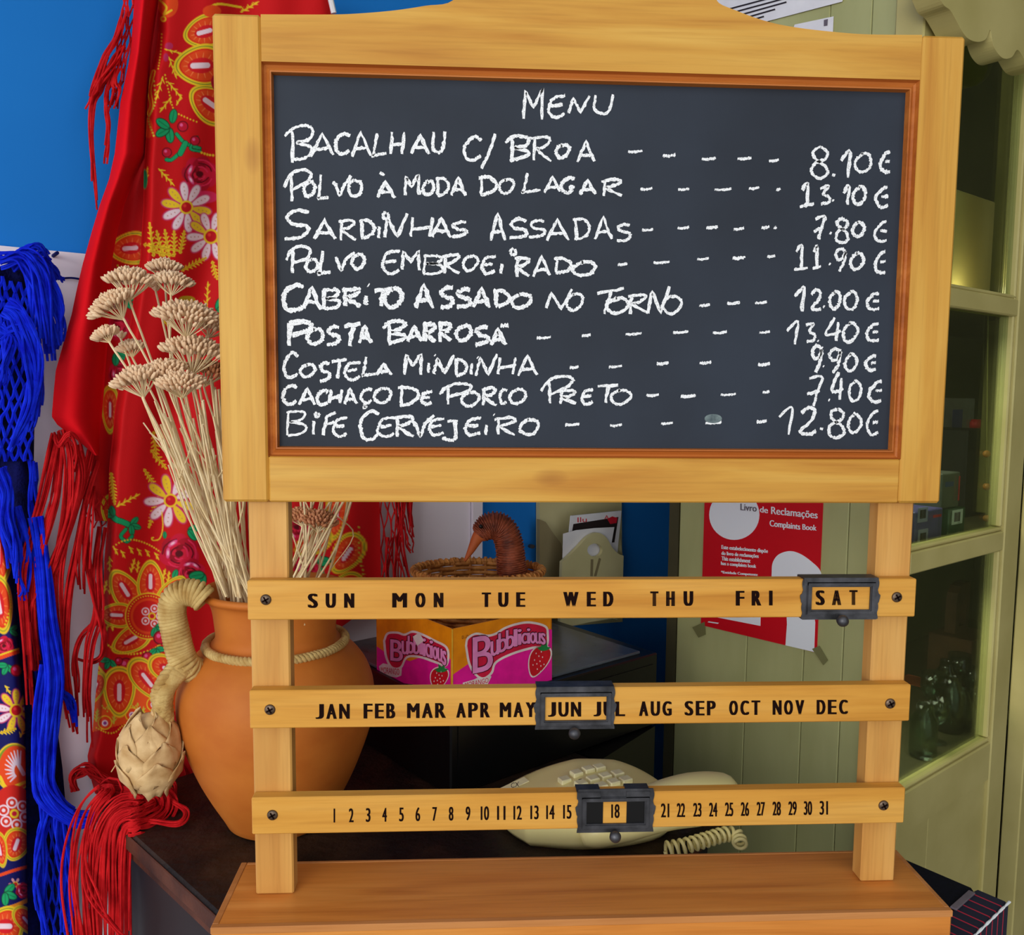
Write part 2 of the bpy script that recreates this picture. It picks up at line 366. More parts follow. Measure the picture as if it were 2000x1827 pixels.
# --- chalk writing -------------------------------------------------
G = {
 'A': [[(0, 1), (.5, 0), (1, 1)], [(.2, .68), (.82, .66)]],
 'B': [[(0, .3), (.35, .02), (.8, 0), (1, .12), (.85, .35), (.4, .48), (.9, .6), (.95, .8), (.6, .95), (.25, 1)], [(.28, .15), (.3, 1)]],
 'b': [[(.1, .06), (.05, 1)], [(0, .06), (.75, .03), (.95, .2), (.7, .42), (.15, .5), (.85, .55), (1, .78), (.7, .96), (.05, 1)]],
 'C': [[(1, .12), (.6, 0), (.15, .25), (0, .6), (.2, .95), (.6, 1), (.95, .85)]],
 'D': [[(.18, .1), (.15, .98)], [(0, .05), (.6, .05), (1, .4), (.85, .78), (.4, .98), (.1, 1)]],
 'E': [[(1, .02), (.3, .12), (.05, .45), (0, .7), (.25, .98), (.6, .98), (.95, .85)], [(.15, .5), (.8, .45)]],
 'F': [[(0, .2), (.95, .02)], [(.5, .12), (.25, 1)], [(.3, .52), (.8, .45)]],
 'f': [[(.4, .1), (.1, 1)], [(.4, .14), (1, 0)], [(.3, .52), (.9, .42)]],
 'G': [[(1, .1), (.6, 0), (.15, .3), (0, .65), (.3, .95), (.7, .9), (.75, .6)], [(.55, .62), (1, .58)]],
 'H': [[(.1, 0), (0, 1)], [(1, 0), (.85, 1)], [(0, .62), (1, .5)]],
 'I': [[(.6, 0), (.3, 1)]],
 'J': [[(.3, 0), (1, 0)], [(.8, 0), (.85, .8), (.6, 1), (0, .9)]],
 'L': [[(.35, 0), (.1, .9), (0, 1), (.5, .97), (1, .93)]],
 'M': [[(.05, 1), (.12, .1), (.5, .62), (.95, 0), (.92, 1)]],
 'N': [[(0, 1), (.2, .2), (.55, .98), (1, 0)]],
 'O': [[(.45, .02), (.1, .25), (0, .65), (.3, 1), (.75, .85), (1, .4), (.8, .05), (.4, .03)]],
 'P': [[(.28, .15), (.25, 1)], [(0, .5), (.25, .15), (.7, 0), (1, .15), (.85, .4), (.3, .62)]],
 'p': [[(.2, .1), (.15, 1)], [(.15, .08), (.8, .02), (1, .2), (.8, .45), (.25, .62)]],
 'R': [[(.2, .1), (.12, 1)], [(0, .1), (.75, .02), (.95, .18), (.6, .42), (.25, .55), (1, 1)]],
 'S': [[(.95, .05), (.5, 0), (.1, .22), (.35, .45), (.85, .55), (.95, .75), (.6, .95), (0, 1)]],
 'T': [[(0, .1), (1, 0)], [(.55, .06), (.35, 1)]],
 'U': [[(.05, 0), (0, .7), (.35, 1), (.75, .85), (1, 0)]],
 'V': [[(0, .25), (.3, 1), (.55, .4), (1, 0)]],
 '0': [[(.5, .02), (.1, .3), (0, .7), (.35, 1), (.8, .85), (1, .4), (.75, .05), (.4, .02)]],
 '1': [[(0, .38), (.95, 0), (.7, 1)]],
 'i': [[(.15, .25), (.55, 0), (.5, .95)], [(0, 1), (1, .92)]],
 '2': [[(.1, .2), (.5, 0), (.95, .1), (.75, .45), (.1, .9), (.5, .98), (1, .9)]],
 '3': [[(0, .1), (.8, 0), (.35, .4), (.9, .62), (.8, .9), (.1, 1)]],
 '4': [[(.6, 0), (0, .68), (.6, .68), (1, .6)], [(.85, .2), (.7, 1)]],
 '7': [[(.15, .05), (1, .02), (.65, .55), (.4, 1)], [(0, .6), (.85, .5)]],
 '8': [[(.6, 0), (.15, .15), (.25, .38), (.85, .6), (.95, .85), (.5, 1), (.05, .85), (.15, .6), (.8, .38), (.95, .15), (.55, 0)]],
 '9': [[(.95, .1), (.5, 0), (.1, .2), (.3, .45), (.7, .4), (.95, .1), (.8, .6), (.35, 1)]],
 'e': [[(1, .05), (.6, .1), (.05, .5), (.1, .85), (.5, 1), (1, .95)], [(.5, .5), (1, .48)]],
 '/': [[(1, 0), (.5, .6), (.05, 1)]], '-': [[(0, .6), (.4, .8), (1, .2)]], '.': [[(.2, .3), (.8, .7)]],
 'o': [[(.5, 0), (.05, .4), (.3, .95), (.9, .7), (.7, .1)]], '`': [[(0, 0), (1, 1)]], ',': [[(.9, 0), (.5, .4), (.8, .8), (0, 1)]]}
kA, kB = .315, .32
def zA(l): return [(c, 530+kA*a, 140+kA*b, 530+kA*d, 140+kA*e) for c, a, b, d, e in l]
def zB(l): return [(c, 1130+kB*a, 140+kB*b, 1130+kB*d, 140+kB*e) for c, a, b, d, e in l]
def zC(l): return [(c, 530+kA*a, 500+kA*b, 530+kA*d, 500+kA*e) for c, a, b, d, e in l]
def zD(l): return [(c, 1130+kB*a, 500+kB*b, 1130+kB*d, 500+kB*e) for c, a, b, d, e in l]
def dash(l): return [('-', a, y-6, b, y+6) for a, b, y in l]
LINES = [
 zA([('M', 1558, 105, 1692, 298), ('E', 1718, 150, 1825, 282), ('N', 1845, 148, 1972, 258)])+zB([('U', 100, 142, 215, 258)]),
 zA([('B', 85, 342, 258, 545), ('I', 120, 430, 145, 570), ('A', 248, 388, 383, 522), ('C', 395, 388, 490, 508), ('A', 497, 378, 612, 524), ('L', 622, 382, 715, 520), ('H', 742, 378, 825, 508), ('A', 867, 392, 973, 508), ('U', 1002, 375, 1080, 503),
     ('C', 1192, 408, 1308, 545), ('/', 1300, 385, 1390, 600), ('B', 1445, 400, 1598, 550), ('R', 1612, 402, 1738, 550), ('O', 1765, 452, 1845, 533), ('A', 1895, 430, 2000, 560)])
 +zB(dash([(302, 390, 487), (514, 592, 512), (752, 838, 532), (970, 1055, 530), (1162, 1222, 542)])+[('8', 1420, 462, 1523, 652), ('.', 1542, 622, 1572, 640), ('1', 1602, 482, 1662, 642), ('0', 1687, 500, 1788, 613), ('e', 1840, 487, 1900, 612)]),
 zA([('P', 82, 610, 248, 812), ('O', 202, 682, 270, 775), ('L', 287, 642, 355, 788), ('V', 392, 650, 498, 765), ('O', 478, 672, 563, 773), ('`', 672, 625, 700, 643), ('A', 657, 682, 763, 783), ('M', 822, 638, 918, 768), ('O', 937, 682, 1008, 766), ('D', 1022, 657, 1100, 768), ('A', 1117, 657, 1205, 768),
     ('D', 1287, 647, 1400, 762), ('O', 1412, 667, 1503, 753), ('L', 1552, 632, 1668, 748), ('A', 1692, 652, 1790, 748), ('G', 1798, 657, 1880, 753)])
 +zB([('A', 10, 657, 103, 750), ('R', 135, 657, 260, 760)]+dash([(377, 450, 716), (607, 675, 718), (830, 933, 718), (1040, 1103, 711), (1208, 1232, 717)])+[('i', 1352, 687, 1440, 822), ('3', 1472, 700, 1538, 808), ('.', 1545, 780, 1562, 792), ('1', 1617, 697, 1653, 815), ('0', 1677, 702, 1753, 808), ('e', 1812, 697, 1888, 825)]),
 zA([('S', 82, 857, 238, 1043), ('A', 262, 917, 398, 1038), ('R', 417, 917, 520, 1043), ('D', 547, 917, 635, 1030), ('I', 657, 962, 680, 1033), ('o', 692, 872, 733, 913), ('N', 695, 882, 848, 1025), ('H', 862, 902, 998, 1025), ('A', 992, 907, 1108, 1028), ('S', 1117, 932, 1213, 1025),
     ('A', 1357, 882, 1448, 1053), ('S', 1477, 917, 1588, 1033), ('S', 1597, 922, 1700, 1028), ('A', 1712, 912, 1838, 1043), ('D', 1872, 912, 1975, 1033)])
 +zB([('A', 97, 892, 198, 1025), ('S', 234, 932, 316, 1033)]+dash([(387, 455, 965), (604, 675, 953), (780, 850, 950), (947, 1010, 959), (1117, 1165, 950), (1192, 1208, 951)])+[('7', 1437, 887, 1503, 1028), ('.', 1530, 978, 1548, 992), ('8', 1572, 892, 1643, 1048), ('0', 1672, 917, 1743, 1010), ('e', 1802, 912, 1880, 1038)]),
 zA([('P', 87, 1082, 243, 1253), ('O', 217, 1162, 290, 1243), ('L', 292, 1112, 365, 1253), ('V', 402, 1122, 515, 1238), ('O', 502, 1132, 580, 1223), ('E', 692, 1107, 800, 1253), ('M', 802, 1107, 923, 1230), ('b', 942, 1137, 1060, 1253), ('R', 1057, 1132, 1168, 1250), ('O', 1192, 1142, 1280, 1233), ('E', 1307, 1147, 1393, 1253), ('I', 1412, 1192, 1443, 1250),
     ('o', 1480, 1095, 1520, 1138), ('R', 1507, 1152, 1598, 1270), ('A', 1622, 1142, 1723, 1268), ('D', 1752, 1157, 1855, 1250), ('O', 1872, 1180, 2005, 1265)])
 +zB(dash([(240, 298, 1175), (457, 555, 1164), (724, 795, 1143), (940, 1018, 1136), (1152, 1200, 1127)])+[('i', 1317, 1067, 1400, 1213), ('i', 1427, 1072, 1480, 1203), ('.', 1526, 1168, 1540, 1182), ('9', 1562, 1082, 1633, 1220), ('0', 1662, 1107, 1738, 1208), ('e', 1810, 1097, 1872, 1233)]),
 zC([('C', 72, 177, 200, 338), ('A', 202, 192, 308, 330), ('b', 322, 202, 423, 328), ('R', 442, 202, 550, 310), ('I', 572, 247, 603, 305), ('.', 598, 176, 608, 186), ('T', 642, 202, 745, 310), ('O', 702, 202, 813, 323), ('A', 892, 182, 1005, 323), ('S', 1047, 197, 1128, 320), ('S', 1147, 207, 1240, 315), ('A', 1252, 207, 1355, 318), ('D', 1377, 217, 1475, 310), ('O', 1492, 237, 1608, 320),
     ('N', 1697, 212, 1868, 325), ('O', 1832, 232, 1933, 338)])
 +zD([('F', 117, 192, 290, 350), ('O', 177, 257, 303, 353), ('R', 302, 232, 420, 353), ('N', 417, 192, 558, 350), ('O', 512, 242, 628, 353)]+dash([(737, 802, 301), (907, 985, 288), (1077, 1150, 285)])+[('1', 1317, 197, 1380, 335), ('2', 1417, 207, 1478, 335), ('.', 1490, 303, 1503, 317), ('0', 1532, 217, 1598, 325), ('0', 1622, 217, 1703, 325), ('e', 1757, 222, 1833, 328)]),
 zC([('p', 87, 402, 243, 553), ('O', 222, 452, 325, 550), ('S', 342, 442, 423, 550), ('T', 447, 427, 553, 563), ('A', 542, 442, 620, 538), ('B', 687, 407, 828, 538), ('A', 842, 442, 930, 528), ('R', 937, 422, 1018, 530), ('R', 1037, 412, 1115, 530), ('O', 1147, 432, 1240, 528), ('S', 1267, 437, 1348, 550), ('A', 1357, 457, 1448, 550)]+dash([(1420, 1470, 430), (1645, 1733, 507), (1925, 1980, 492)]))
 +zD(dash([(287, 385, 476), (577, 670, 465), (820, 905, 467), (1104, 1168, 465)])+[('1', 1274, 407, 1340, 538), ('3', 1387, 412, 1448, 523), ('.', 1457, 512, 1468, 525), ('4', 1510, 377, 1598, 515), ('0', 1612, 407, 1703, 523), ('e', 1757, 407, 1830, 518)]),
 zC([('C', 80, 602, 165, 753), ('O', 182, 672, 273, 753), ('S', 302, 667, 363, 773), ('T', 377, 642, 470, 758), ('E', 457, 657, 553, 765), ('L', 562, 627, 650, 743), ('A', 652, 667, 743, 740), ('M', 820, 602, 938, 740), ('I', 968, 665, 985, 725), ('.', 1010, 610, 1020, 622), ('N', 1002, 612, 1128, 733), ('D', 1137, 642, 1213, 740), ('I', 1234, 667, 1250, 733), ('.', 1275, 625, 1284, 636), ('N', 1262, 607, 1403, 740), ('H', 1407, 627, 1513, 733), ('A', 1532, 622, 1648, 743)]+dash([(1850, 1905, 690)]))
 +zD(dash([(185, 265, 675), (477, 550, 656), (739, 810, 652), (1095, 1168, 662)])+[('9', 1422, 552, 1488, 708), ('.', 1490, 668, 1500, 680), ('9', 1522, 572, 1603, 718), ('0', 1627, 597, 1698, 700), ('e', 1752, 602, 1815, 700)]),
 zC([('C', 72, 802, 160, 918), ('A', 172, 827, 268, 920), ('C', 287, 837, 350, 920), ('H', 362, 827, 438, 915), ('A', 452, 822, 528, 918), ('C', 557, 827, 625, 910), (',', 567, 918, 590, 945), ('O', 642, 822, 743, 913), ('D', 782, 812, 913, 923), ('E', 932, 842, 998, 920), ('P', 1047, 792, 1238, 923), ('O', 1182, 842, 1288, 933), ('R', 1302, 817, 1393, 928), ('C', 1417, 827, 1460, 918), ('O', 1477, 827, 1578, 918), ('P', 1677, 747, 1863, 918), ('R', 1782, 832, 1888, 918)])
 +zD([('E', 22, 817, 90, 905), ('T', 120, 788, 240, 895), ('O', 197, 817, 318, 905)]+dash([(414, 490, 850), (624, 715, 855), (867, 960, 846), (1124, 1165, 830)])+[('7', 1397, 737, 1488, 913), ('.', 1522, 876, 1536, 884), ('4', 1547, 702, 1613, 885), ('0', 1652, 762, 1723, 885), ('e', 1772, 762, 1850, 888)]),
 zC([('b', 92, 957, 218, 1110), ('I', 252, 1027, 273, 1110), ('o', 270, 970, 300, 1000), ('f', 312, 972, 400, 1113), ('E', 387, 1002, 470, 1118), ('C', 552, 957, 665, 1133), ('E', 662, 1002, 768, 1123), ('R', 762, 992, 883, 1120), ('V', 882, 992, 1008, 1118), ('E', 977, 1012, 1075, 1110), ('J', 1062, 1022, 1153, 1143), ('E', 1202, 1002, 1300, 1110), ('I', 1322, 1047, 1343, 1113), ('.', 1376, 980, 1385, 990), ('R', 1387, 1002, 1513, 1110), ('O', 1542, 1012, 1658, 1110)]+dash([(1822, 1910, 1045)]))
 +zD(dash([(192, 265, 1034), (504, 575, 1021), (775, 872, 1018), (1087, 1148, 1009)])+[('1', 1224, 922, 1308, 1098), ('2', 1347, 927, 1448, 1088), ('.', 1467, 1048, 1498, 1062), ('8', 1527, 932, 1623, 1108), ('0', 1647, 962, 1723, 1080), ('e', 1760, 937, 1828, 1088)]),
]
def ribbon(mb, P, w, y, wob=.12):
    P = np.asarray(P); T = np.gradient(P, axis=0); T /= (np.linalg.norm(T, axis=1)[:, None]+1e-9)
    Nn = np.stack([-T[:, 2], np.zeros(len(P)), T[:, 0]], 1); n = len(P)
    ww = w*(.5+wob*nrs.randn(n, 1)); wr = w*(.5+wob*nrs.randn(n, 1)); ww[0] *= .6; wr[-1] *= .6
    V = np.vstack([P+Nn*ww, P-Nn*wr]); V[:, 1] = y
    mb.add(V, [(i, i+1, n+i+1, n+i) for i in range(n-1)])
for li, L in enumerate(LINES):
    mb = MB(); q = 0; px1 = None
    for (c, x0, y0, x1, y1) in L:
        if px1 is not None and (x0-px1 > 13 or c == '-'):
            mb.build('chalk_word', M_chalk, panel, fix=False); mb = MB()
        px1 = x1
        w = 6.0 if c not in '-.`' else 5.2
        if c == 'b': w = 4.6
        bold = li in (5, 6) and x0 < 1000; 
        if bold: w = 7.6
        if li == 6 and c == 'p': w = 10
        sh = [(rnd.uniform(-.04, .04), rnd.uniform(-.04, .04)) for _ in range(12)]
        for st in G[c]:
            pts = [((x0+(x1-x0)*(u+(sh[k % 12][0] if c not in '-.' else 0))), (y0+(y1-y0)*(v+(sh[k % 12][1] if c not in '-.' else 0)))) for k, (u, v) in enumerate(st)]
            cv = catmull(pts, 7 if c not in 'AMNLHTVI' else 5) if c not in 'AMNHTVLI' else np.vstack([np.linspace(pts[i], pts[i+1], 8, endpoint=(i == len(pts)-2)) for i in range(len(pts)-1)])
            P = onY(cv[:, 0], cv[:, 1], .0078); q += 1
            ribbon(mb, P, w*.00042*(1+.12*rnd.uniform(-1, 1)), .0078-.00002*(q % 6))
    mb.build('chalk_word', M_chalk, panel, fix=False)
tt = np.linspace(0, 2*np.pi, 24, endpoint=False)
P = onY(1393+17*np.cos(tt), 818+9*np.sin(tt), .00775); mb = MB(); mb.flat(P); mb.build('chalk_smudge', M_smudge, panel, fix=False)

# --- glyph outlines from Blender's built-in font
_gc = {}
def glyph(s, off=0., res=4):
    k = (s, off)
    if k in _gc: return _gc[k]
    cu = bpy.data.curves.new('g', 'FONT'); cu.body = s; cu.size = 1; cu.offset = off; cu.resolution_u = res; cu.fill_mode = 'FRONT'
    ob = bpy.data.objects.new('g', cu); COL.objects.link(ob); dg = bpy.context.evaluated_depsgraph_get(); dg.update()
    me = bpy.data.meshes.new_from_object(ob.evaluated_get(dg)); V = np.array([v.co[:2] for v in me.vertices]) if len(me.vertices) else np.zeros((0, 2)); Fs = [tuple(p.vertices) for p in me.polygons]
    bpy.data.objects.remove(ob); bpy.data.curves.remove(cu); bpy.data.meshes.remove(me); _gc[k] = (V, Fs); return _gc[k]
def put_text(mb, s, bbox, mapf, bold=0.):
    """lettering filling the box (x0, ytop, x1, ybottom), laid on a real surface by mapf; bold = extra stroke width in px"""
    if bold:
        for k, d in enumerate((-.5, 0, .5)): put_text(mb, s, (bbox[0]+bold/2+d*bold, bbox[1], bbox[2]-bold/2+d*bold, bbox[3])+tuple(bbox[4:]), lambda X, Y, k=k: mapf(X, Y)-YV*.00002*k)
        return
    V, Fs = glyph(s)
    if len(V) == 0: return
    a, b = V.min(0), V.max(0); x0, yt, x1, yb = bbox[:4]; sk = bbox[4] if len(bbox) > 4 else 0
    U = (V-a)/(b-a+1e-9); X = x0+U[:, 0]*(x1-x0); Y = yb+(yt-yb)*U[:, 1]+sk*U[:, 0]
    mb.add(mapf(X, Y), Fs)
# --- posts
def post(x0t, x1t, name='post'):
    mb = MB(); x0, x1 = x0t; z0, z1 = -.439, .20
    mb.box(((x0+x1)/2, (.0122+.030)/2+0, (z0+z1)/2), ((x1-x0)/2, .0088, (z1-z0)/2), None, .0014); return mb.build(name, M_wz2, stand)
fr(.01726, .04978, -.4390, BB-.0003, .0121, .030, 'post', M_wz2, stand, .0014)
fr(.55278, .58396, -.4390, BB-.0003, .0121, .030, 'post', M_wz2, stand, .0014)
# --- rails with lettering
SX0, SX1 = .01819, .58329
mapS = lambda X, Y: onY(X, Y, -.00025)
def screw(px, py, par):
    c = onY(px, py, -.0004); mb = MB()
    mb.lathe([(.0046, .0004), (.0042, -.0006), (.0030, -.0012), (0.00001, -.0014)], c, 20, (0, 1, 0)); s_ = mb.build('screw', M_screw, par, True)
    mb = MB(); 
    for a in (.5, .5+math.pi/2):
        u = np.array([math.cos(a), 0, math.sin(a)]); v = np.array([-math.sin(a), 0, math.cos(a)]); mb.box(c-YV*.0014, (.0030, .0004, .0006), np.array([u, YV, v]))
    mb.build('screw_slot', M_ink, par)
def ln(y0l, y0r, x): return y0l+(y0r-y0l)*(x-600)/1080.
rails = []
for (zt, zb) in ((-.15944, -.19258), (-.25258, -.28524), (-.34549, -.37786)):
    rails.append(fr(SX0, SX1, zb, zt, 0, .0119, 'calendar_rail', M_wx2, stand, .0009))
DAYS = [('S', 601, 621), ('U', 636, 656), ('N', 672, 692), ('M', 766, 795), ('O', 811, 831), ('N', 847, 866), ('T', 941, 959), ('U', 973, 993), ('E', 1008, 1026), ('W', 1100, 1130), ('E', 1146, 1164), ('D', 1178, 1198),
        ('T', 1270, 1286), ('H', 1301, 1318), ('U', 1335, 1354), ('F', 1437, 1454), ('R', 1468, 1487), ('I', 1502, 1509), ('S', 1593, 1611), ('A', 1625, 1643), ('T', 1659, 1675)]
for i in range(0, 21, 3):
    mb = MB()
    for c, a, b in DAYS[i:i+3]: put_text(mb, c, (a, ln(1160, 1153, a), b, ln(1188, 1182, a)), mapS, 4.6)
    mb.build('day_lettering', M_ink, rails[0], fix=False)
MON = 'JAN 616 683 FEB 710 772 MAR 795 871 APR 891 957 MAY 976 1046 JUN 1070 1135 JUL 1159 1221 AUG 1248 1312 SEP 1337 1398 OCT 1424 1485 NOV 1509 1571 DEC 1595 1656'.split()
for i in range(0, 36, 3):
    a, b = float(MON[i+1]), float(MON[i+2]); mb = MB(); w_ = (b-a-9)/3.; wl = {'J': .8, 'M': 1.15, 'I': .5}; tot = sum(wl.get(c, 1) for c in MON[i]); xx = a
    for c in MON[i]: cw = w_*3*wl.get(c, 1)/tot; put_text(mb, c, (xx, ln(1376, 1367, xx), xx+cw, ln(1405, 1395, xx)), mapS, 3.6); xx += cw+4.5
    mb.build('month_lettering', M_ink, rails[1], fix=False)
NUMX = {1: 653, 2: 686, 3: 719, 4: 751, 5: 784, 6: 816, 7: 849, 8: 881, 9: 914, 10: 947, 11: 979, 12: 1011, 13: 1044, 14: 1075, 15: 1108, 18: 1202, 21: 1299, 22: 1330, 23: 1362, 24: 1393, 25: 1424, 26: 1455, 27: 1486, 28: 1517, 29: 1548, 30: 1578, 31: 1609}
for n_, x in NUMX.items():
    mb = MB(); s = str(n_); w = 4.6 if n_ < 10 else 8.2
    if n_ == 1: w = 1.5
    put_text(mb, s, (x-w, ln(1581, 1564, x), x+w, ln(1608, 1591, x)), mapS, 1.5 if n_ > 1 else 0); mb.build('number_lettering', M_ink, rails[2], fix=False)
for i, (a, b) in enumerate((((519, 1172), (1752, 1167)), ((527, 1387), (1739, 1375)), ((532, 1593), (1726, 1574)))):
    screw(*a, rails[i]); screw(*b, rails[i])
# --- sliding black label holders
def holder(out, win, knob, label, straps=None):
    P = lambda x, y, yy=-.0012: onY(x, y, yy)
    x0, y0, x1, y1, = out; a0, b0, a1, b1 = win
    A = P(x0, y0+8); B = P(x1, y1); X0, X1, Z1, Z0 = A[0], B[0], A[2], B[2]
    w0 = P(a0, b0); w1 = P(a1, b1)
    # outline with scalloped sides
    lf = []; rt = []
    for t in np.linspace(0, 1, 25):
        z = Z1+(Z0-Z1)*t; s_ = .0011*abs(math.sin(3.5*math.pi*t))+(.0014 if .38 < t < .62 else 0)
        lf.append((X0-s_+.001, -.0012, z)); rt.append((X1+s_-.001, -.0012, z))
    outl = lf+rt[::-1]
    hole = [(w0[0], -.0012, w0[2]), (w1[0], -.0012, w0[2]), (w1[0], -.0012, w1[2]), (w0[0], -.0012, w1[2])]
    mb = MB(); mb.prism(outl, (0, .0009, 0), [hole]); par = mb.build('sliding_holder', M_iron, stand); tag(par, label)
    # raised rim
    mb = MB(); r_ = .0017; ins = .0024
    RC = lambda g, y: [(w0[0]-g, y, w0[2]+g), (w1[0]+g, y, w0[2]+g), (w1[0]+g, y, w1[2]-g), (w0[0]-g, y, w1[2]+0-g)]
    mb.prism(RC(.0042, -.0020), (0, .0008, 0), [RC(.0001, -.0020)]); mb.prism(RC(.0036, -.0030), (0, .0010, 0), [RC(.0010, -.0030)])
    mb.build('holder_rim', M_iron, par)
    zt = rail_top(Z1)
    mb = MB()
    segs = straps or [(X0+.001, X1-.001)]
    for a, b in segs:
        mb.box(((a+b)/2, .0055, zt+.0009), ((b-a)/2, .0072, .0006)); mb.box(((a+b)/2, .0131, zt-.004), ((b-a)/2, .0005, .0052))
        if straps is None or True: mb.box(((a+b)/2, -.0016, zt-.002), ((b-a)/2, .0004, .0030))
    mb.box(((X0+X1)/2, .0055, rail_bot(Z1)-.0011), ((X1-X0)/2-.001, .0068, .0006))
    mb.build('holder_strap', M_iron, par)
    k = P(*knob); mb = MB(); mb.lathe([(.0018, .0035), (.0018, -.001), (.0044, -.0025), (.0051, -.0055), (.0042, -.0082), (.0018, -.0096), (.00001, -.0098)], k-YV*.0016, 20, (0, 1, 0)); mb.build('knob', M_iron, par, True)
    return par
def rail_top(z): return min((-.15944, -.25258, -.34549), key=lambda t: abs(t-z))
def rail_bot(z): return {-.15944: -.19258, -.25258: -.28524, -.34549: -.37786}[rail_top(z)]
holder((1568, 1122, 1714, 1209), (1586, 1147, 1698, 1191), (1639, 1209), 'black iron holder framing SAT')
holder((1046, 1335, 1200, 1424), (1065, 1362, 1184, 1407), (1120, 1427), 'black iron holder framing JUN')
X = lambda x: onY(x, 1585, 0)[0]
h3 = holder((1128, 1535, 1276, 1625), (1146, 1567, 1258, 1608), (1199, 1627), 'black iron holder framing 18 with two dark side strips', [(X(1126), X(1172)), (X(1222), X(1268))])
for a, b in ((1146, 1177), (1226, 1258)):
    mb = MB(); p, q = onY(a-2, 1564, 0), onY(b, 1611, 0); mb.box(((p[0]+q[0])/2, -.0004, (p[2]+q[2])/2), ((q[0]-p[0])/2, .0002, (p[2]-q[2])/2)); mb.build('masking_strip', M_blk, h3)
# --- base: a framed box top
BX0, BX1, BY0, BY1, BZ = -.00814, .61229, -.03206, .06383, -.439
fr(BX0, BX1, -.4785, BZ-.001, BY0, BY1, 'base', M_base, stand, .0015)
fr(BX0-.0004, BX1+.0004, BZ-.006, BZ, BY0-.0004, BY0+.005, 'base_edging', M_edge, stand, .0006)
fr(BX0-.0004, BX0+.005, BZ-.006, BZ, BY0+.0052, BY1+.0004, 'base_edging', M_edge, stand, .0006)
fr(BX1-.004, BX1+.0004, BZ-.006, BZ, BY0+.0052, BY1+.0004, 'base_edging', M_edge, stand, .0006)
fr(BX0+.0052, BX1-.0042, BZ-.006, BZ, BY1-.003, BY1+.0004, 'base_edging', M_edge, stand, .0006)
fr(BX0+.0051, BX1-.0041, BZ-.0012, BZ-.0004, BY0+.0051, BY1-.0031, 'base_top', M_base, stand, 0)
# ================================================================== PRINTED AND EMBROIDERED CLOTH
class Paint:
    def __init__(s, X, Y, base): s.X = X; s.Y = Y; s.c = np.tile(np.array(lin(base)), (len(X), 1)); s.order = np.argsort(Y, kind='stable'); s.Ys = Y[s.order]
    def sub(s, x0, y0, x1, y1):
        a, b = np.searchsorted(s.Ys, [y0, y1]); I = s.order[a:b]; return I[(s.X[I] >= x0) & (s.X[I] <= x1)]
    def put(s, I, m, c):
        c = np.array(lin(c)); m = np.clip(m, 0, 1)[:, None]; s.c[I] = s.c[I]*(1-m)+c*m
    def ell(s, cx, cy, rx, ry, c, ang=0, taper=0, soft=.7):
        R = max(rx, ry)+3; I = s.sub(cx-R*1.3, cy-R*1.3, cx+R*1.3, cy+R*1.3)
        if not len(I): return
        a = math.radians(ang); dx = s.X[I]-cx; dy = s.Y[I]-cy; u = dx*math.cos(a)+dy*math.sin(a); v = -dx*math.sin(a)+dy*math.cos(a)
        rxx = rx*(1+taper*np.clip(v/ry, -1, 1)); d = np.sqrt((u/rxx)**2+(v/ry)**2); s.put(I, .5+(1-d)*min(rx, ry)/soft/2, c)
    def cap(s, x0, y0, x1, y1, w, c, w1=None):
        w1 = w if w1 is None else w1; R = max(w, w1)+2; I = s.sub(min(x0, x1)-R, min(y0, y1)-R, max(x0, x1)+R, max(y0, y1)+R)
        if not len(I): return
        dx, dy = x1-x0, y1-y0; L = dx*dx+dy*dy+1e-9; t = np.clip(((s.X[I]-x0)*dx+(s.Y[I]-y0)*dy)/L, 0, 1)
        d = np.hypot(s.X[I]-x0-t*dx, s.Y[I]-y0-t*dy); s.put(I, .5+(w+(w1-w)*t-d)/1.2, c)
    def line(s, P, w, c):
        P = catmull(P, 5)
        for a, b in zip(P[:-1], P[1:]): s.cap(*a, *b, w, c)
    def beads(s, P, r, c, gap=5.):
        P = catmull(P, 12); d = 0
        for a, b in zip(P[:-1], P[1:]):
            d += math.hypot(*(b-a))
            if d > gap: s.ell(b[0], b[1], r, r, c); d = 0
YEL = (240, 200, 40); GRN = (20, 160, 100); LIME = (205, 200, 60); ORG = (232, 72, 24); CRM = (198, 14, 50); PNK = (236, 90, 150); WHT = (240, 214, 225); DRD = (150, 6, 26)
def petal(p, cx, cy, rx, ry, ang, bg=ORG):
    """paisley petal; ang turns the long axis, narrow end towards the flower centre"""
    p.ell(cx, cy, rx*1.22, ry*1.2, YEL, ang, -.22); p.ell(cx, cy, rx*1.10, ry*1.1, (90, 140, 40), ang, -.22); p.ell(cx, cy, rx*1.05, ry*1.06, YEL, ang, -.22)
    p.ell(cx, cy, rx*.95, ry*.96, (222, 40, 20), ang, -.22); p.ell(cx, cy, rx*.86, ry*.88, bg, ang, -.22)
    a = math.radians(ang)
    def L(u, v): return (cx+u*math.cos(a)-v*math.sin(a), cy+u*math.sin(a)+v*math.cos(a))
    for k in range(14):
        t = 2*math.pi*k/14+.2; p.cap(*L(rx*.42*math.cos(t), ry*.55*math.sin(t)), *L(rx*.74*math.cos(t), ry*.78*math.sin(t)), 1.1, (250, 130, 70), .5)
    p.ell(cx, cy, rx*.45, ry*.58, (216, 24, 34), ang, -.1); p.cap(*L(0, -ry*.3), *L(0, ry*.34), rx*.16, WHT)
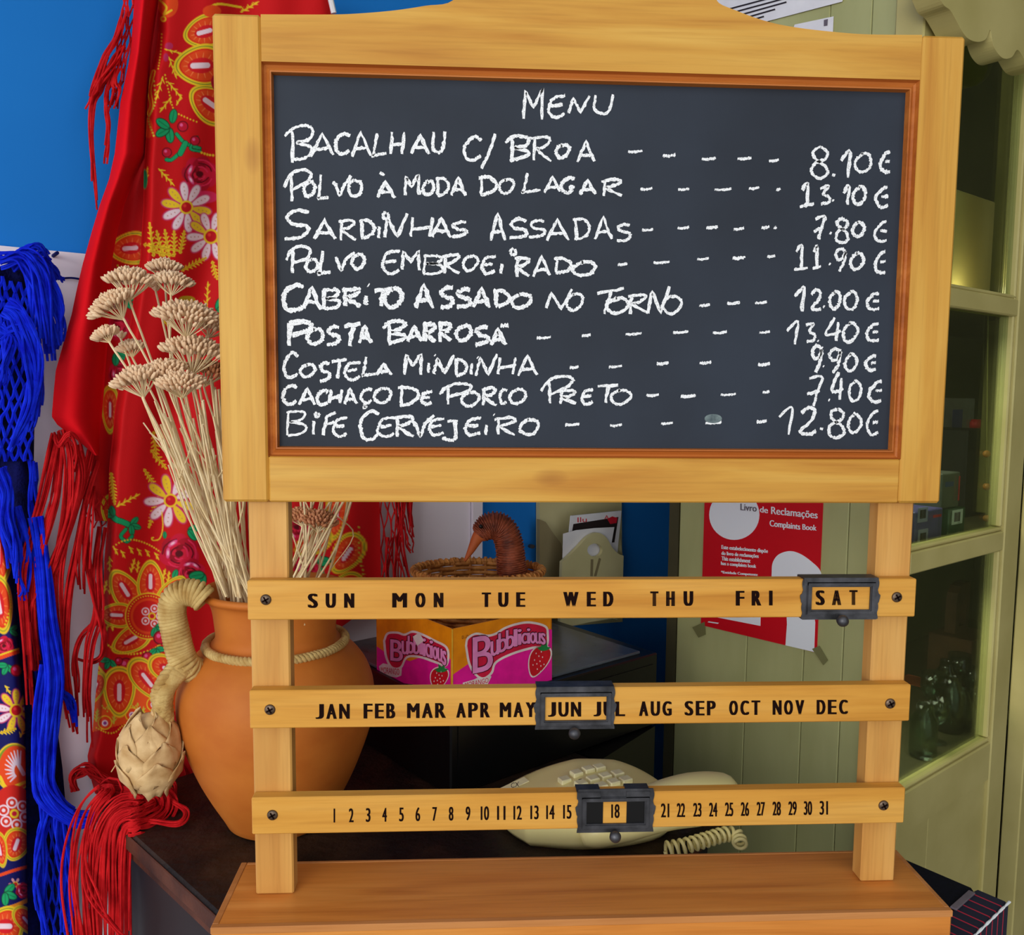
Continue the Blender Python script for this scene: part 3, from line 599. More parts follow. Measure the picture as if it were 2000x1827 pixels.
def sprig(p, x0, y0, x1, y1, n=6, ll=9, c=YEL, w=1.8, stem=1.0):
    p.cap(x0, y0, x1, y1, stem, c); a = math.atan2(y1-y0, x1-x0)
    for i in range(n):
        t = (i+.5)/n; x = x0+(x1-x0)*t; y = y0+(y1-y0)*t; sg = 1 if i % 2 else -1; l = ll*(1.1-.5*t)
        b = a+sg*.75; p.cap(x, y, x+l*math.cos(b), y+l*math.sin(b), w, c, .5)
    p.cap(x1, y1, x1+ll*.7*math.cos(a), y1+ll*.7*math.sin(a), w, c, .4)
def fern(p, x0, y0, x1, y1, n=8, w=9, c=YEL):
    a = math.atan2(y1-y0, x1-x0); L = math.hypot(x1-x0, y1-y0)
    for i in range(n+1):
        t = i/n; x = x0+(x1-x0)*t; y = y0+(y1-y0)*t; l = w*math.sin(math.pi*(.15+.8*t))
        for sg in (-1, 1): b = a+sg*1.0; p.cap(x, y, x+l*math.cos(b), y+l*math.sin(b), 1.9, c, .9)
    p.cap(x0, y0, x1, y1, 2, c); p.cap(x0, y0, x1, y1, .5, (180, 120, 20))
def daisy(p, cx, cy, r, R, n=9, rot=0, yel=.4, skip=()):
    for k in range(n):
        t = rot+2*math.pi*k/n
        if k in skip: continue
        x, y = cx+math.cos(t)*(r+R)/2*1.05, cy+math.sin(t)*(r+R)/2*1.05; c = YEL if (k % 5) < yel*5 else WHT
        p.ell(x, y, R*.2, (R-r)*.55, (205, 60, 110), math.degrees(t)-90, .25); p.ell(x, y, R*.15, (R-r)*.48, c, math.degrees(t)-90, .25)
        for q in (-.3, .1, .5): p.ell(x+math.cos(t)*q*R*.4, y+math.sin(t)*q*R*.4, 1.1, 1.1, (190, 120, 90))
    p.ell(cx, cy, r*1.35, r*1.35, YEL); p.ell(cx, cy, r, r, (200, 16, 30)); p.ell(cx-r*.3, cy-r*.3, r*.3, r*.3, (235, 60, 50))
def rose(p, cx, cy, r, rot=0):
    for k in range(7):
        t = rot+2*math.pi*k/7; p.ell(cx+math.cos(t)*r*.5, cy+math.sin(t)*r*.5, r*.52, r*.42, (178, 8, 40) if k % 2 else (205, 16, 56), math.degrees(t)+40)
    for k in range(5):
        t = rot+.6+2*math.pi*k/5; p.ell(cx+math.cos(t)*r*.28, cy+math.sin(t)*r*.28, r*.34, r*.24, (150, 4, 30) if k % 2 else (216, 26, 60), math.degrees(t)+60)
    p.ell(cx, cy, r*.2, r*.16, (90, 0, 16))
    for k in range(9):
        t = rot+k*2.1; q_ = .3+.07*k; p.line([(cx+math.cos(t+d)*r*(q_+.04*math.sin(3*d+k)), cy+math.sin(t+d)*r*q_*.9) for d in (0, .5, 1.0, 1.4)], r*.035, (110, 0, 24) if k % 2 else (228, 40, 86))
    for k in range(2):
        t = rot+2.2+k*.9; x, y = cx+math.cos(t)*r*.55, cy+math.sin(t)*r*.62; p.ell(x, y, r*.26, r*.1, PNK, math.degrees(t)+90); p.ell(x, y, r*.12, r*.05, (250, 200, 220), math.degrees(t)+90)
def leaf(p, cx, cy, r, rot=0, n=3):
    for k in range(n):
        t = rot+(k-(n-1)/2)*1.15; x, y = cx+math.cos(t)*r*.55, cy+math.sin(t)*r*.55
        p.ell(x, y, r*.36, r*.62, (10, 50, 30), math.degrees(t)-90); p.ell(x, y, r*.29, r*.54, GRN, math.degrees(t)-90); p.cap(cx, cy, x+math.cos(t)*r*.4, y+math.sin(t)*r*.4, .7, (10, 110, 70))
def gstem(p, P, w=3):
    p.line(P, w+1.2, (10, 50, 30)); p.line(P, w, GRN)
def cherry(p, x, y, r=9): p.ell(x, y, r, r, (110, 0, 20)); p.ell(x, y, r*.8, r*.8, CRM); p.ell(x-r*.25, y-r*.25, r*.28, r*.28, PNK)
def curls(p, cx, cy, r, c=WHT, n=5, rot=0):
    for k in range(n):
        t = rot+2*math.pi*k/n; x, y = cx+math.cos(t)*r, cy+math.sin(t)*r
        p.ell(x, y, r*.5, r*.5, c); p.ell(x, y, r*.37, r*.37, (214, 50, 30)); p.ell(x, y, r*.16, r*.16, c)
def mandala(p, cx, cy, r):
    p.ell(cx, cy, r, r, YEL); p.ell(cx, cy, r*.95, r*.95, (214, 30, 20)); p.beads([(cx+r*.86*math.cos(t), cy+r*.86*math.sin(t)) for t in np.linspace(0, 6.28, 17)], 1.3, YEL, 4)
    p.ell(cx, cy, r*.76, r*.76, ORG); p.ell(cx, cy, r*.66, r*.66, (210, 26, 22)); curls(p, cx+r*.15, cy, r*.34); p.ell(cx+r*.15, cy, r*.16, r*.16, YEL)
    p.ell(cx+r*.15, cy, r*.1, r*.1, (200, 20, 30))
def floral(p):
    petal(p, 400, 62, 27, 36, 75); petal(p, 392, 128, 34, 44, 88); petal(p, 412, 203, 30, 40, 125)
    p.ell(328, 8, 20, 26, ORG); p.line([(312, 0), (325, 14), (320, 28), (335, 20)], 2, YEL); p.ell(319, 37, 6, 6, YEL); p.ell(319, 37, 3, 3, ORG); p.line([(400, 22), (425, 8), (470, 14)], 2.2, YEL); sprig(p, 470, 24, 500, 6)
    p.ell(414, 22, 18, 12, ORG); p.line([(300, 140), (292, 175), (296, 205), (291, 222)], 4, YEL); p.line([(300, 140), (292, 175), (296, 205), (291, 222)], 2, ORG); p.ell(290, 250, 8, 20, ORG)
    p.beads([(300, 150), (303, 200), (290, 232), (300, 265)], 2, LIME, 5)
    p.beads([(316, 60), (314, 100), (309, 134)], 1.6, YEL, 4); sprig(p, 322, 96, 352, 104, 4, 7); sprig(p, 330, 112, 343, 148, 5, 9); sprig(p, 318, 150, 306, 190, 5, 10)
    p.beads([(321, 140), (330, 180), (340, 215), (360, 228), (384, 238)], 1.6, YEL, 5); sprig(p, 328, 160, 352, 188, 5, 9); sprig(p, 334, 190, 316, 214, 4, 10); sprig(p, 345, 205, 352, 192, 2, 6)
    p.ell(330, 90, 8, 7, (190, 40, 90)); p.ell(324, 112, 5, 8, (190, 40, 90))
    leaf(p, 330, 250, 26, 2.6, 3); leaf(p, 336, 240, 24, -1.4, 1); gstem(p, [(345, 262), (362, 280), (390, 290)]); gstem(p, [(350, 300), (335, 312), (325, 312)]); gstem(p, [(362, 280), (352, 300)], 5); gstem(p, [(385, 268), (372, 290), (392, 296)], 2)
    cherry(p, 357, 247, 11); cherry(p, 381, 275, 10); cherry(p, 326, 298, 10); p.beads([(388, 296), (405, 302), (420, 304)], 2.4, YEL, 5)
    rose(p, 390, 340, 36, .4); p.ell(400, 385, 26, 12, (215, 40, 90)); p.ell(385, 396, 18, 8, (196, 20, 66))
    sprig(p, 310, 330, 336, 358, 6, 10); sprig(p, 286, 360, 288, 330, 3, 6); p.ell(283, 350, 5, 19, GRN)
    daisy(p, 364, 405, 10, 48, 10, .2, .4)
    for a in ((300, 500, 292, 436), (318, 500, 306, 452), (330, 500, 322, 450), (340, 498, 340, 452), (352, 494, 360, 452)): fern(p, *a, 6, 8)
    fern(p, 282, 478, 350, 490, 6, 10); fern(p, 290, 490, 340, 500, 5, 7); daisy(p, 412, 462, 11, 46, 10, .6, .2); fern(p, 356, 528, 402, 504, 7, 8); sprig(p, 404, 598, 406, 556, 6, 9); fern(p, 415, 512, 424, 545, 5, 8)
    leaf(p, 424, 606, 24, -.6, 2); p.ell(365, 585, 16, 7, (190, 160, 30)); sprig(p, 300, 600, 330, 640, 5, 8)
    fern(p, 300, 845, 306, 900, 7, 9); fern(p, 296, 880, 324, 915, 5, 9); fern(p, 282, 918, 308, 958, 7, 7)
    fern(p, 217, 925, 224, 985, 9, 8); sprig(p, 228, 990, 268, 968, 7, 9); gstem(p, [(214, 1000), (225, 1014), (240, 1020), (262, 1030)], 5); leaf(p, 222, 1008, 18, -2.4, 2); leaf(p, 256, 1026, 18, .3, 3); gstem(p, [(246, 1034), (236, 1048), (248, 1058), (258, 1048)], 3)
    fern(p, 311, 970, 291, 1030, 9, 8); daisy(p, 333, 978, 10, 50, 9, .3, .4); p.line([(300, 1050), (296, 1052), (300, 1056), (312, 1052), (318, 1030), (316, 1000)], 1, YEL)
    p.beads([(216, 1072), (238, 1058), (262, 1055), (292, 1065), (318, 1082)], 1.7, YEL, 4.5)
    for x, y in ((222, 1070), (236, 1076), (252, 1068), (268, 1072), (284, 1074), (302, 1080)): sprig(p, x, y, x+6, y+10, 2, 7)
    sprig(p, 214, 1088, 214, 1112, 4, 8)
    rose(p, 350, 1082, 40, 1.0); rose(p, 372, 1120, 30, 2.2); leaf(p, 338, 1132, 18, -1.2, 1); leaf(p, 398, 1122, 26, 2.4, 2); leaf(p, 368, 1036, 22, .3, 2); rose(p, 415, 1060, 30, .2); leaf(p, 322, 1052, 12, -1.6, 1)
    for x, y in ((262, 1108), (322, 1128), (208, 1150), (214, 1222)): p.ell(x, y, 14, 16, (196, 24, 20)); sprig(p, x-6, y+10, x, y-12, 5, 7); sprig(p, x+6, y+10, x+8, y-8, 4, 6)
    petal(p, 244, 1153, 23, 38, 148); petal(p, 294, 1137, 22, 36, 180); petal(p, 228, 1202, 20, 30, 93); petal(p, 256, 1250, 21, 36, 60)
    petal(p, 336, 1160, 20, 34, 215); mandala(p, 290, 1204, 46)
    p.beads([(203, 1255), (230, 1272), (262, 1278), (300, 1268), (322, 1250)], 2, YEL, 4.5)
    for x, y, a in ((214, 1290, 2), (272, 1296, .4), (304, 1268, 1.2), (304, 1226, .8), (286, 1314, 1.3)): leaf(p, x, y, 17, a, 3)
    cherry(p, 246, 1300, 15); cherry(p, 288, 1284, 11); cherry(p, 313, 1246, 14); cherry(p, 232, 1292, 8)
    p.line([(186, 1300), (210, 1325), (250, 1336), (300, 1318), (330, 1290), (360, 1270)], 5, YEL); p.line([(186, 1306), (210, 1331), (250, 1342), (300, 1325), (335, 1300)], 4, (214, 40, 20)); p.line([(210, 1330), (250, 1341), (300, 1323)], 1, YEL)
    m = (p.Y > 1336+.0*p.X) & (p.Y < 1428-.25*(p.X-190)) & (p.X > 170); I = np.nonzero(m & (p.Y > 1346-.2*np.abs(p.X-250)))[0]; p.put(I, np.ones(len(I)), (236, 84, 26))
    p.beads([(184, 1420), (210, 1432), (226, 1430), (240, 1418), (262, 1410), (290, 1394), (312, 1382)], 1.6, YEL, 4.5)
    for x, y in ((205, 1412), (258, 1396), (300, 1376)): p.ell(x, y, 14, 14, YEL); p.ell(x, y, 12, 12, ORG); p.ell(x, y+1, 6, 6, WHT); p.ell(x, y+1, 3.5, 3.5, (150, 60, 150))
    for x, y in ((188, 1400), (222, 1404), (278, 1396)): sprig(p, x, y+10, x+2, y-10, 6, 8, LIME)
    petal(p, 233, 1352, 26, 42, 0); petal(p, 287, 1328, 22, 42, -38); petal(p, 186, 1344, 15, 28, 20); petal(p, 330, 1310, 20, 38, -60)
    for x, y in ((205, 1385), (262, 1382)): p.beads([(x-8, y-10), (x, y), (x+8, y-8), (x+4, y+8)], 1.6, LIME, 4)
    petal(p, 657, 1004, 18, 44, 8); petal(p, 678, 1082, 24, 38, 35); petal(p, 680, 1150, 26, 30, 80); petal(p, 612, 1060, 20, 34, 60); leaf(p, 612, 1100, 30, 1, 3); rose(p, 598, 1108, 26); rose(p, 580, 1030, 30)
    p.beads([(700, 1020), (702, 1080), (712, 1130)], 2, LIME, 6)
    for x, y, r in ((470, 150, 60), (500, 400, 60), (560, 700, 50), (480, 900, 50)): rose(p, x, y, r)
    petal(p, 560, 200, 40, 60, 30); petal(p, 620, 300, 40, 60, -30); daisy(p, 600, 520, 14, 60)
def grid_cloth(name, Lf, Rf, y0, y1, xs, ys, offf, paint, base, mat, parent, posf=wall, smooth=True, xmap=None):
    yy = np.arange(y0, y1, ys); xl = np.interp(yy, *zip(*Lf)) if len(Lf[0]) == 2 else None
    xr = np.interp(yy, *zip(*Rf)); n = xs if isinstance(xs, int) else len(xs); t = np.linspace(0, 1, n) if isinstance(xs, int) else np.asarray(xs)
    X = xl[:, None]+(xr-xl)[:, None]*t; Y = np.repeat(yy[:, None], n, 1); X = X.ravel(); Y = Y.ravel()
    off = offf(X, Y, np.repeat(xl, n), np.repeat(xr, n)); P = posv(X, Y, off) if posf is wall else posf(X, Y, off)
    mb = MB(); m = len(yy); i = np.arange(m-1)[:, None]*n+np.arange(n-1); i = i.ravel()
    mb.v = [P]; mb.n = len(P); mb.f = np.stack([i, i+1, i+n+1, i+n], 1).tolist()
    p = Paint(X, Y, base); 
    if paint: paint(p)
    mb.c = p.c; return mb.build(name, mat, parent, smooth, fix=False)
def posv(X, Y, off):
    d = ray(X, Y); num = np.dot(W0-CP, E2)-off; return CP+d*(num/(d @ E2))[:, None]
def bundle(mb, path, offs, n, sp0, sp1, r, seed, spm=None, noise=1.0, curl=1.0, tail=30):
    """n strands of yarn following a hanging path (px), offs = distance from the wall along it"""
    q = np.random.RandomState(seed); P = catmull(path, 6); m = len(P); of = np.interp(np.linspace(0, 1, m), np.linspace(0, 1, len(offs)), offs)
    T = np.gradient(P, axis=0); T /= (np.linalg.norm(T, axis=1)[:, None]+1e-9); Nn = np.stack([-T[:, 1], T[:, 0]], 1); t = np.linspace(0, 1, m)
    for k in range(n):
        a = q.uniform(-1, 1); b = a*.6+q.uniform(-1, 1)*.5; mid = q.uniform(-1, 1)
        w = (sp0*a*(1-t)+sp1*b*t)+(0 if spm is None else spm*mid*np.sin(math.pi*t))+noise*2.2*np.sin(t*q.uniform(4, 12)*curl+q.uniform(0, 6))
        o = of+.006*q.uniform(-1, 1)+.002*np.sin(t*q.uniform(3, 9)+q.uniform(0, 6)); e = max(8, m-int(q.uniform(0, tail/100.)*m))
        Q = P+Nn*w[:, None]; W_ = posv(Q[:, 0], Q[:, 1], np.maximum(o, .004))[:e]; mb.tube(W_, r, 5)
# --- red embroidered shawl
YR = [-30, 0, 60, 100, 140, 200, 270, 330, 400, 450, 505, 570, 691, 751, 806, 860, 915, 1009, 1092, 1201, 1297, 1365, 1439, 1477, 1507, 1560]
LX = [309, 309, 310, 305, 293, 288, 285, 281, 280, 277, 274, 263, 246, 233, 224, 219, 213, 211, 204, 201, 193, 186, 180, 171, 174, 188]
shawl = thing('embroidered_shawl', wall(330, 700, .05), 'red shawl printed with flowers and paisleys, hanging behind the clay jug', 'shawl')
def off_main(X, Y, L, R):
    d = X-L; return .062-.034*np.exp(-(d/9.)**2)+.010*np.sin(d/38.+Y/420.)+.004*np.sin(d/17.+1+Y/250.)
nx = np.concatenate([np.linspace(0, .42, 160, endpoint=False), np.linspace(.42, 1, 90)])
RX = [(-30, 648), (0, 645), (30, 652), (600, 735), (1170, 745), (1300, 560), (1560, 440)]
grid_cloth('cloth', list(zip(YR, LX)), RX, -30, 1552, nx, 1.5, off_main, floral, (206, 12, 20), M_red, shawl)
BY = [-30, 0, 100, 200, 300, 350, 400, 450, 518, 570, 614, 663, 724, 765, 814, 830, 850, 870, 893]
BLx = [264, 262, 256, 235, 224, 213, 195, 180, 161, 149, 140, 126, 109, 105, 101, 112, 138, 163, 188]
BRx = [312, 310, 295, 289, 286, 262, 243, 231, 218, 215, 213, 211, 206, 203, 199, 197, 195, 194, 193]
def off_band(X, Y, L, R):
    t = (X-L)/(R-L+1e-6); return .028+.056*np.sin(np.pi*np.clip(t*.86+.16, 0, 1))+.004*np.sin(t*5+Y/260.)
grid_cloth('rolled_border', list(zip(BY, BLx)), list(zip(BY, BRx)), -30, 892, 30, 5, off_band, None, (218, 16, 24), M_redp, shawl)
def back_paint(p):
    petal(p, 255, 485, 26, 36, 85); petal(p, 215, 800, 14, 40, 0); petal(p, 222, 1000, 20, 30, 0); p.beads([(225, 515), (245, 530), (270, 532)], 2, LIME, 5); leaf(p, 244, 590, 20, 0, 2); rose(p, 230, 640, 26); rose(p, 236, 730, 26); leaf(p, 226, 690, 22, 1, 2)
grid_cloth('inner_fold', [(-30, 268), (300, 232), (600, 190), (900, 176), (1020, 186)], [(-30, 330), (350, 300), (700, 262), (1020, 232)], -30, 1020, 60, 2, lambda X, Y, L, R: .027+.004*np.sin((X-L)/9.), back_paint, (196, 10, 18), M_red, shawl)
# knotted net and fringe of the red shawl
def net(mb, PL, PR, rows, cols, off, r, seed):
    q = np.random.RandomState(seed); L = catmull(PL, 6); R = catmull(PR, 6); t = np.linspace(0, 1, rows+1)
    tl = np.linspace(0, 1, len(L)); tr = np.linspace(0, 1, len(R))
    K = {}
    for i in range(rows+1):
        a = np.array([np.interp(t[i], tl, L[:, k]) for k in (0, 1)]); b = np.array([np.interp(t[i], tr, R[:, k]) for k in (0, 1)])
        for j in range(cols+1):
            s_ = (j+(.5 if i % 2 else 0))/(cols+.5); K[i, j] = a+(b-a)*s_+q.randn(2)*1.6
    for i in range(rows):
        for j in range(cols+1):
            for dj in ((0, 1) if i % 2 else (0, -1)):
                if (i+1, j+dj) in K:
                    a, b = K[i, j], K[i+1, j+dj]; m_ = (a+b)/2+q.randn(2)*1.5; P = catmull([a, m_, b], 4); mb.tube(posv(P[:, 0], P[:, 1], np.full(len(P), off)+.004*math.sin(i+j)), r, 5)
mb = MB()
net(mb, [(240, -20), (236, 60), (222, 130), (208, 200)], [(270, -20), (260, 60), (246, 130), (232, 210)], 9, 3, .05, .0011, 3)
for k, (a, n) in enumerate((([(243, 20), (230, 70), (208, 110), (186, 175), (172, 215)], 9), ([(240, 90), (222, 120), (196, 160), (180, 190)], 8), ([(212, 150), (196, 175), (182, 205), (180, 300), (186, 410)], 6), ([(222, 140), (208, 190), (212, 250), (206, 320)], 5), ([(232, 120), (226, 160), (230, 180), (216, 230)], 5), ([(206, 110), (190, 165), (176, 205)], 8))):
    bundle(mb, a, [.05, .06, .05], n, 5, 6, .0012, 20+k, 6)
# big fringe below the rolled border
for k, (a, n, s0, s1) in enumerate((
    ([(110, 850), (84, 960), (58, 1050), (44, 1120), (48, 1220), (52, 1310), (60, 1410)], 13, 8, 12), ([(120, 850), (110, 960), (100, 1010), (66, 1130), (64, 1220), (74, 1290)], 12, 8, 12),
    ([(150, 870), (160, 930), (140, 1020), (108, 1120), (94, 1180), (96, 1210)], 13, 8, 7), ([(178, 880), (160, 960), (128, 1050), (84, 1150), (64, 1200), (72, 1310)], 10, 6, 8),
    ([(120, 840), (134, 900), (130, 1000), (110, 1130), (116, 1260), (130, 1370), (142, 1430)], 12, 10, 8), ([(188, 900), (170, 960), (150, 1060), (130, 1170), (124, 1290), (136, 1380), (150, 1445)], 12, 6, 10),
    ([(165, 1010), (168, 1090), (184, 1170), (200, 1240), (196, 1280), (170, 1290), (140, 1282)], 7, 6, 4), ([(190, 1160), (188, 1210), (158, 1245), (146, 1290), (150, 1340), (152, 1430)], 7, 4, 5),
    ([(200, 1030), (190, 1110), (192, 1200), (176, 1260), (168, 1350), (172, 1400), (176, 1460)], 9, 6, 7), ([(176, 950), (170, 1010), (160, 1100), (164, 1160)], 8, 12, 12), ([(108, 845), (116, 870), (136, 850), (150, 880), (140, 930)], 5, 6, 6))):
    bundle(mb, a, [.05, .085, .10, .09, .07], n, s0, s1, .00125, 60+k, 4)
net(mb, [(168, 955), (166, 1030)], [(212, 965), (206, 1030)], 4, 2, .03, .0009, 8)
# gathered heap on the chest top and the fall over its edge
def bundle3(mb, P3, n, sp0, sp1, r, seed, jit=.002, spm=0., tail=.1, up=.004):
    q = np.random.RandomState(seed); P = catmull(P3, 8); m = len(P); t = np.linspace(0, 1, m); T = np.gradient(P, axis=0); T /= np.linalg.norm(T, axis=1)[:, None]+1e-9
    Vw = P-CP; Vw /= np.linalg.norm(Vw, axis=1)[:, None]; Nn = np.cross(T, Vw); Nn /= np.linalg.norm(Nn, axis=1)[:, None]+1e-6
    for k in range(n):
        a = q.uniform(-1, 1); b = .6*a+.5*q.uniform(-1, 1); w = sp0*a*(1-t)+sp1*b*t+spm*q.uniform(-1, 1)*np.sin(math.pi*t)+jit*np.sin(t*q.uniform(5, 14)+q.uniform(0, 6))
        e = max(8, m-int(q.uniform(0, tail)*m)); Q = P+Nn*w[:, None]-Vw*(up*q.uniform(0, 1))+UP*(up*q.uniform(0, .8)); mb.tube(Q[:e], r, 5)
def tp(px, py, h=.006): return onZ(px, py, TZ+h)
def wp_(px, py, o): return wall(px, py, o)
def hang(px, py, d): p = onZ(px, py, TZ); return p-UP*d
src = [wp_(200, 1545, .07), wp_(240, 1545, .08), wp_(290, 1548, .08)]
for k, (a, n, s0, s1, sm) in enumerate((
    ([wp_(210, 1548, .08), tp(250, 1548, .02), tp(300, 1552, .012), tp(345, 1578), tp(360, 1592), tp(345, 1607), tp(290, 1600), tp(262, 1612, .008), hang(243, 1625, .01), hang(236, 1625, .10), hang(236, 1625, .24)], 4, .004, .010, .006),
    ([wp_(215, 1545, .08), tp(262, 1545, .02), tp(305, 1556, .010), tp(318, 1580), tp(290, 1600), tp(262, 1612, .008), hang(236, 1620, .01), hang(226, 1620, .10), hang(222, 1620, .26)], 16, .010, .016, .012),
    ([wp_(200, 1550, .07), tp(248, 1560, .018), tp(282, 1572, .010), tp(270, 1594), hang(240, 1600, -.006), hang(206, 1610, .02), hang(192, 1625, .10), hang(188, 1625, .26)], 20, .010, .020, .012),
    ([wp_(240, 1545, .07), tp(285, 1556, .016), tp(300, 1576, .010), tp(276, 1600), hang(236, 1612, .0), hang(214, 1620, .05), hang(204, 1625, .26)], 18, .010, .022, .010),
    ([wp_(190, 1552, .06), hang(215, 1580, -.02), hang(180, 1600, -.004), hang(158, 1630, .04), hang(160, 1640, .12), hang(166, 1640, .25)], 16, .008, .014, .010),
    ([wp_(300, 1540, .07), tp(320, 1545, .01), tp(330, 1560), tp(322, 1578)], 8, .014, .010, .006),
    ([hang(165, 1620, .02), hang(175, 1640, .06), hang(226, 1650, .10), hang(262, 1640, .135)], 3, .002, .001, .002),
    ([hang(190, 1630, .18), hang(160, 1640, .19), hang(130, 1650, .17), hang(120, 1650, .20)], 4, .003, .003, .003))):
    bundle3(mb, a, n, s0, s1, .00125, 500+k, .0022, sm, .12)
for k, (a, o, n, s0, s1) in enumerate((([(150, 1545), (146, 1520), (170, 1508), (195, 1530)], [.05, .06, .07], 10, 8, 8), ([(360, 1480), (380, 1530), (400, 1590), (420, 1640)], [.06, .07, .08], 9, 12, 8), ([(150, 1512), (172, 1500), (205, 1520), (240, 1545)], [.05, .07, .08], 8, 6, 6))):
    bundle(mb, a, o, n, s0, s1, .0013, 120+k, 8, 1.6, 1.2)
# right end of the shawl: net and tassels
net(mb, [(742, 900), (742, 1000), (745, 1150)], [(775, 900), (778, 1000), (785, 1150)], 8, 2, .05, .0012, 11)
for k, (a, n) in enumerate((([(775, 940), (782, 1010), (788, 1080), (806, 1160)], 7), ([(800, 930), (800, 1000), (806, 1060)], 7), ([(790, 960), (778, 1040), (772, 1110), (780, 1180)], 6), ([(760, 1050), (756, 1120), (752, 1180)], 6), ([(786, 1000), (800, 1050), (806, 1080)], 4))):
    bundle(mb, a, [.05, .05], n, 6, 9, .0012, 200+k, 4)
o = mb.build('fringe', M_redy, shawl); o['kind'] = 'stuff'

# --- blue shawl at the left margin
bshawl = thing('blue_shawl', wall(40, 900, .06), 'royal blue shawl with knotted net border and floral panel at the left edge', 'shawl')
def bfloral(p):
    NV = (18, 22, 110)
    p.ell(0, 1085, 22, 60, (200, 20, 40)); petal(p, -4, 1080, 26, 60, 0); petal(p, -2, 1180, 22, 50, -10); p.beads([(15, 1150), (22, 1180), (10, 1220)], 2, YEL, 5)
    cherry(p, 10, 1262, 16); leaf(p, 20, 1232, 16, 0, 2); rose(p, 8, 1262, 20, 1); leaf(p, 14, 1300, 18, 2, 3); cherry(p, 32, 1310, 12); p.line([(0, 1285), (20, 1278), (45, 1270)], 4, ORG); p.line([(0, 1280), (20, 1273), (45, 1265)], 1.5, YEL)
    daisy(p, 32, 1388, 10, 40, 9, .5, .5); sprig(p, 10, 1340, 18, 1352, 3, 7); fern(p, 2, 1432, 30, 1424, 5, 8); sprig(p, 40, 1440, 46, 1426, 4, 8)
    p.ell(28, 1500, 38, 48, YEL); p.ell(28, 1500, 35, 45, (120, 150, 40)); p.ell(30, 1500, 32, 43, ORG)
    for k in range(11):
        t = 2.2+k*.28; p.cap(36+10*math.cos(t), 1505+14*math.sin(t), 34+24*math.cos(t), 1500+34*math.sin(t), 2.2, WHT, 1)
    p.cap(36, 1494, 46, 1512, 4, WHT); p.line([(0, 1518), (15, 1540), (50, 1528)], 3, YEL)
    p.ell(26, 1590, 44, 56, (208, 34, 24)); curls(p, 28, 1590, 22, WHT, 6, .3); p.ell(28, 1590, 9, 9, YEL); p.ell(28, 1590, 5, 5, CRM)
    p.beads([(0, 1630), (25, 1645), (55, 1632)], 2, YEL, 4.5); petal(p, 32, 1650, 22, 28, 20); petal(p, 0, 1660, 12, 30, -10); p.line([(0, 1710), (30, 1700), (60, 1692)], 3, ORG)
    daisy(p, 30, 1728, 4, 12, 6, 0, 0); leaf(p, 10, 1745, 22, .4, 3); rose(p, 46, 1740, 16); p.line([(0, 1778), (30, 1770), (62, 1755)], 4, (236, 140, 30)); petal(p, 10, 1810, 32, 30, 90); petal(p, 52, 1800, 16, 30, -40)
grid_cloth('cloth', [(1040, -40), (1850, -40)], [(1040, 14), (1100, 26), (1300, 46), (1400, 54), (1850, 62)], 1040, 1850, 80, 1.5,
           lambda X, Y, L, R: .085-.05*np.exp(-((R-X)/9.)**2)+.006*np.sin(X/16.), bfloral, (14, 16, 92), M_red, bshawl)
M_navy = noisy('navy_net_cloth', (8, 10, 40), (16, 20, 84), (60, 60, 60), .9, .8, 4, .1, 300, .003)
def strip(name, Lf, Rf, y0, y1, off, mat, par, nx_=26, ys=5): return grid_cloth(name, Lf, Rf, y0, y1, nx_, ys, off, None, (10, 10, 60), mat, par)
strip('net_backing', [(520, -40), (1850, -40)], [(500, 30), (540, 60), (700, 70), (900, 66), (1050, 84), (1300, 96), (1500, 122), (1850, 152)], 520, 1850, lambda X, Y, L, R:   .052-.022*np.exp(-((R-X)/12.)**2)+.004*np.sin(X/11.+Y/200.), M_navy, bshawl)
mb = MB(); net(mb, [(-30, 530), (-30, 900)], [(66, 560), (62, 900)], 15, 5, .062, .0019, 31); net(mb, [(56, 900), (70, 1400), (84, 1840)], [(74, 900), (92, 1400), (140, 1840)], 26, 3, .056, .0014, 33)
o = mb.build('knotted_net', M_bluey, bshawl); o['kind'] = 'stuff'
mb = MB()
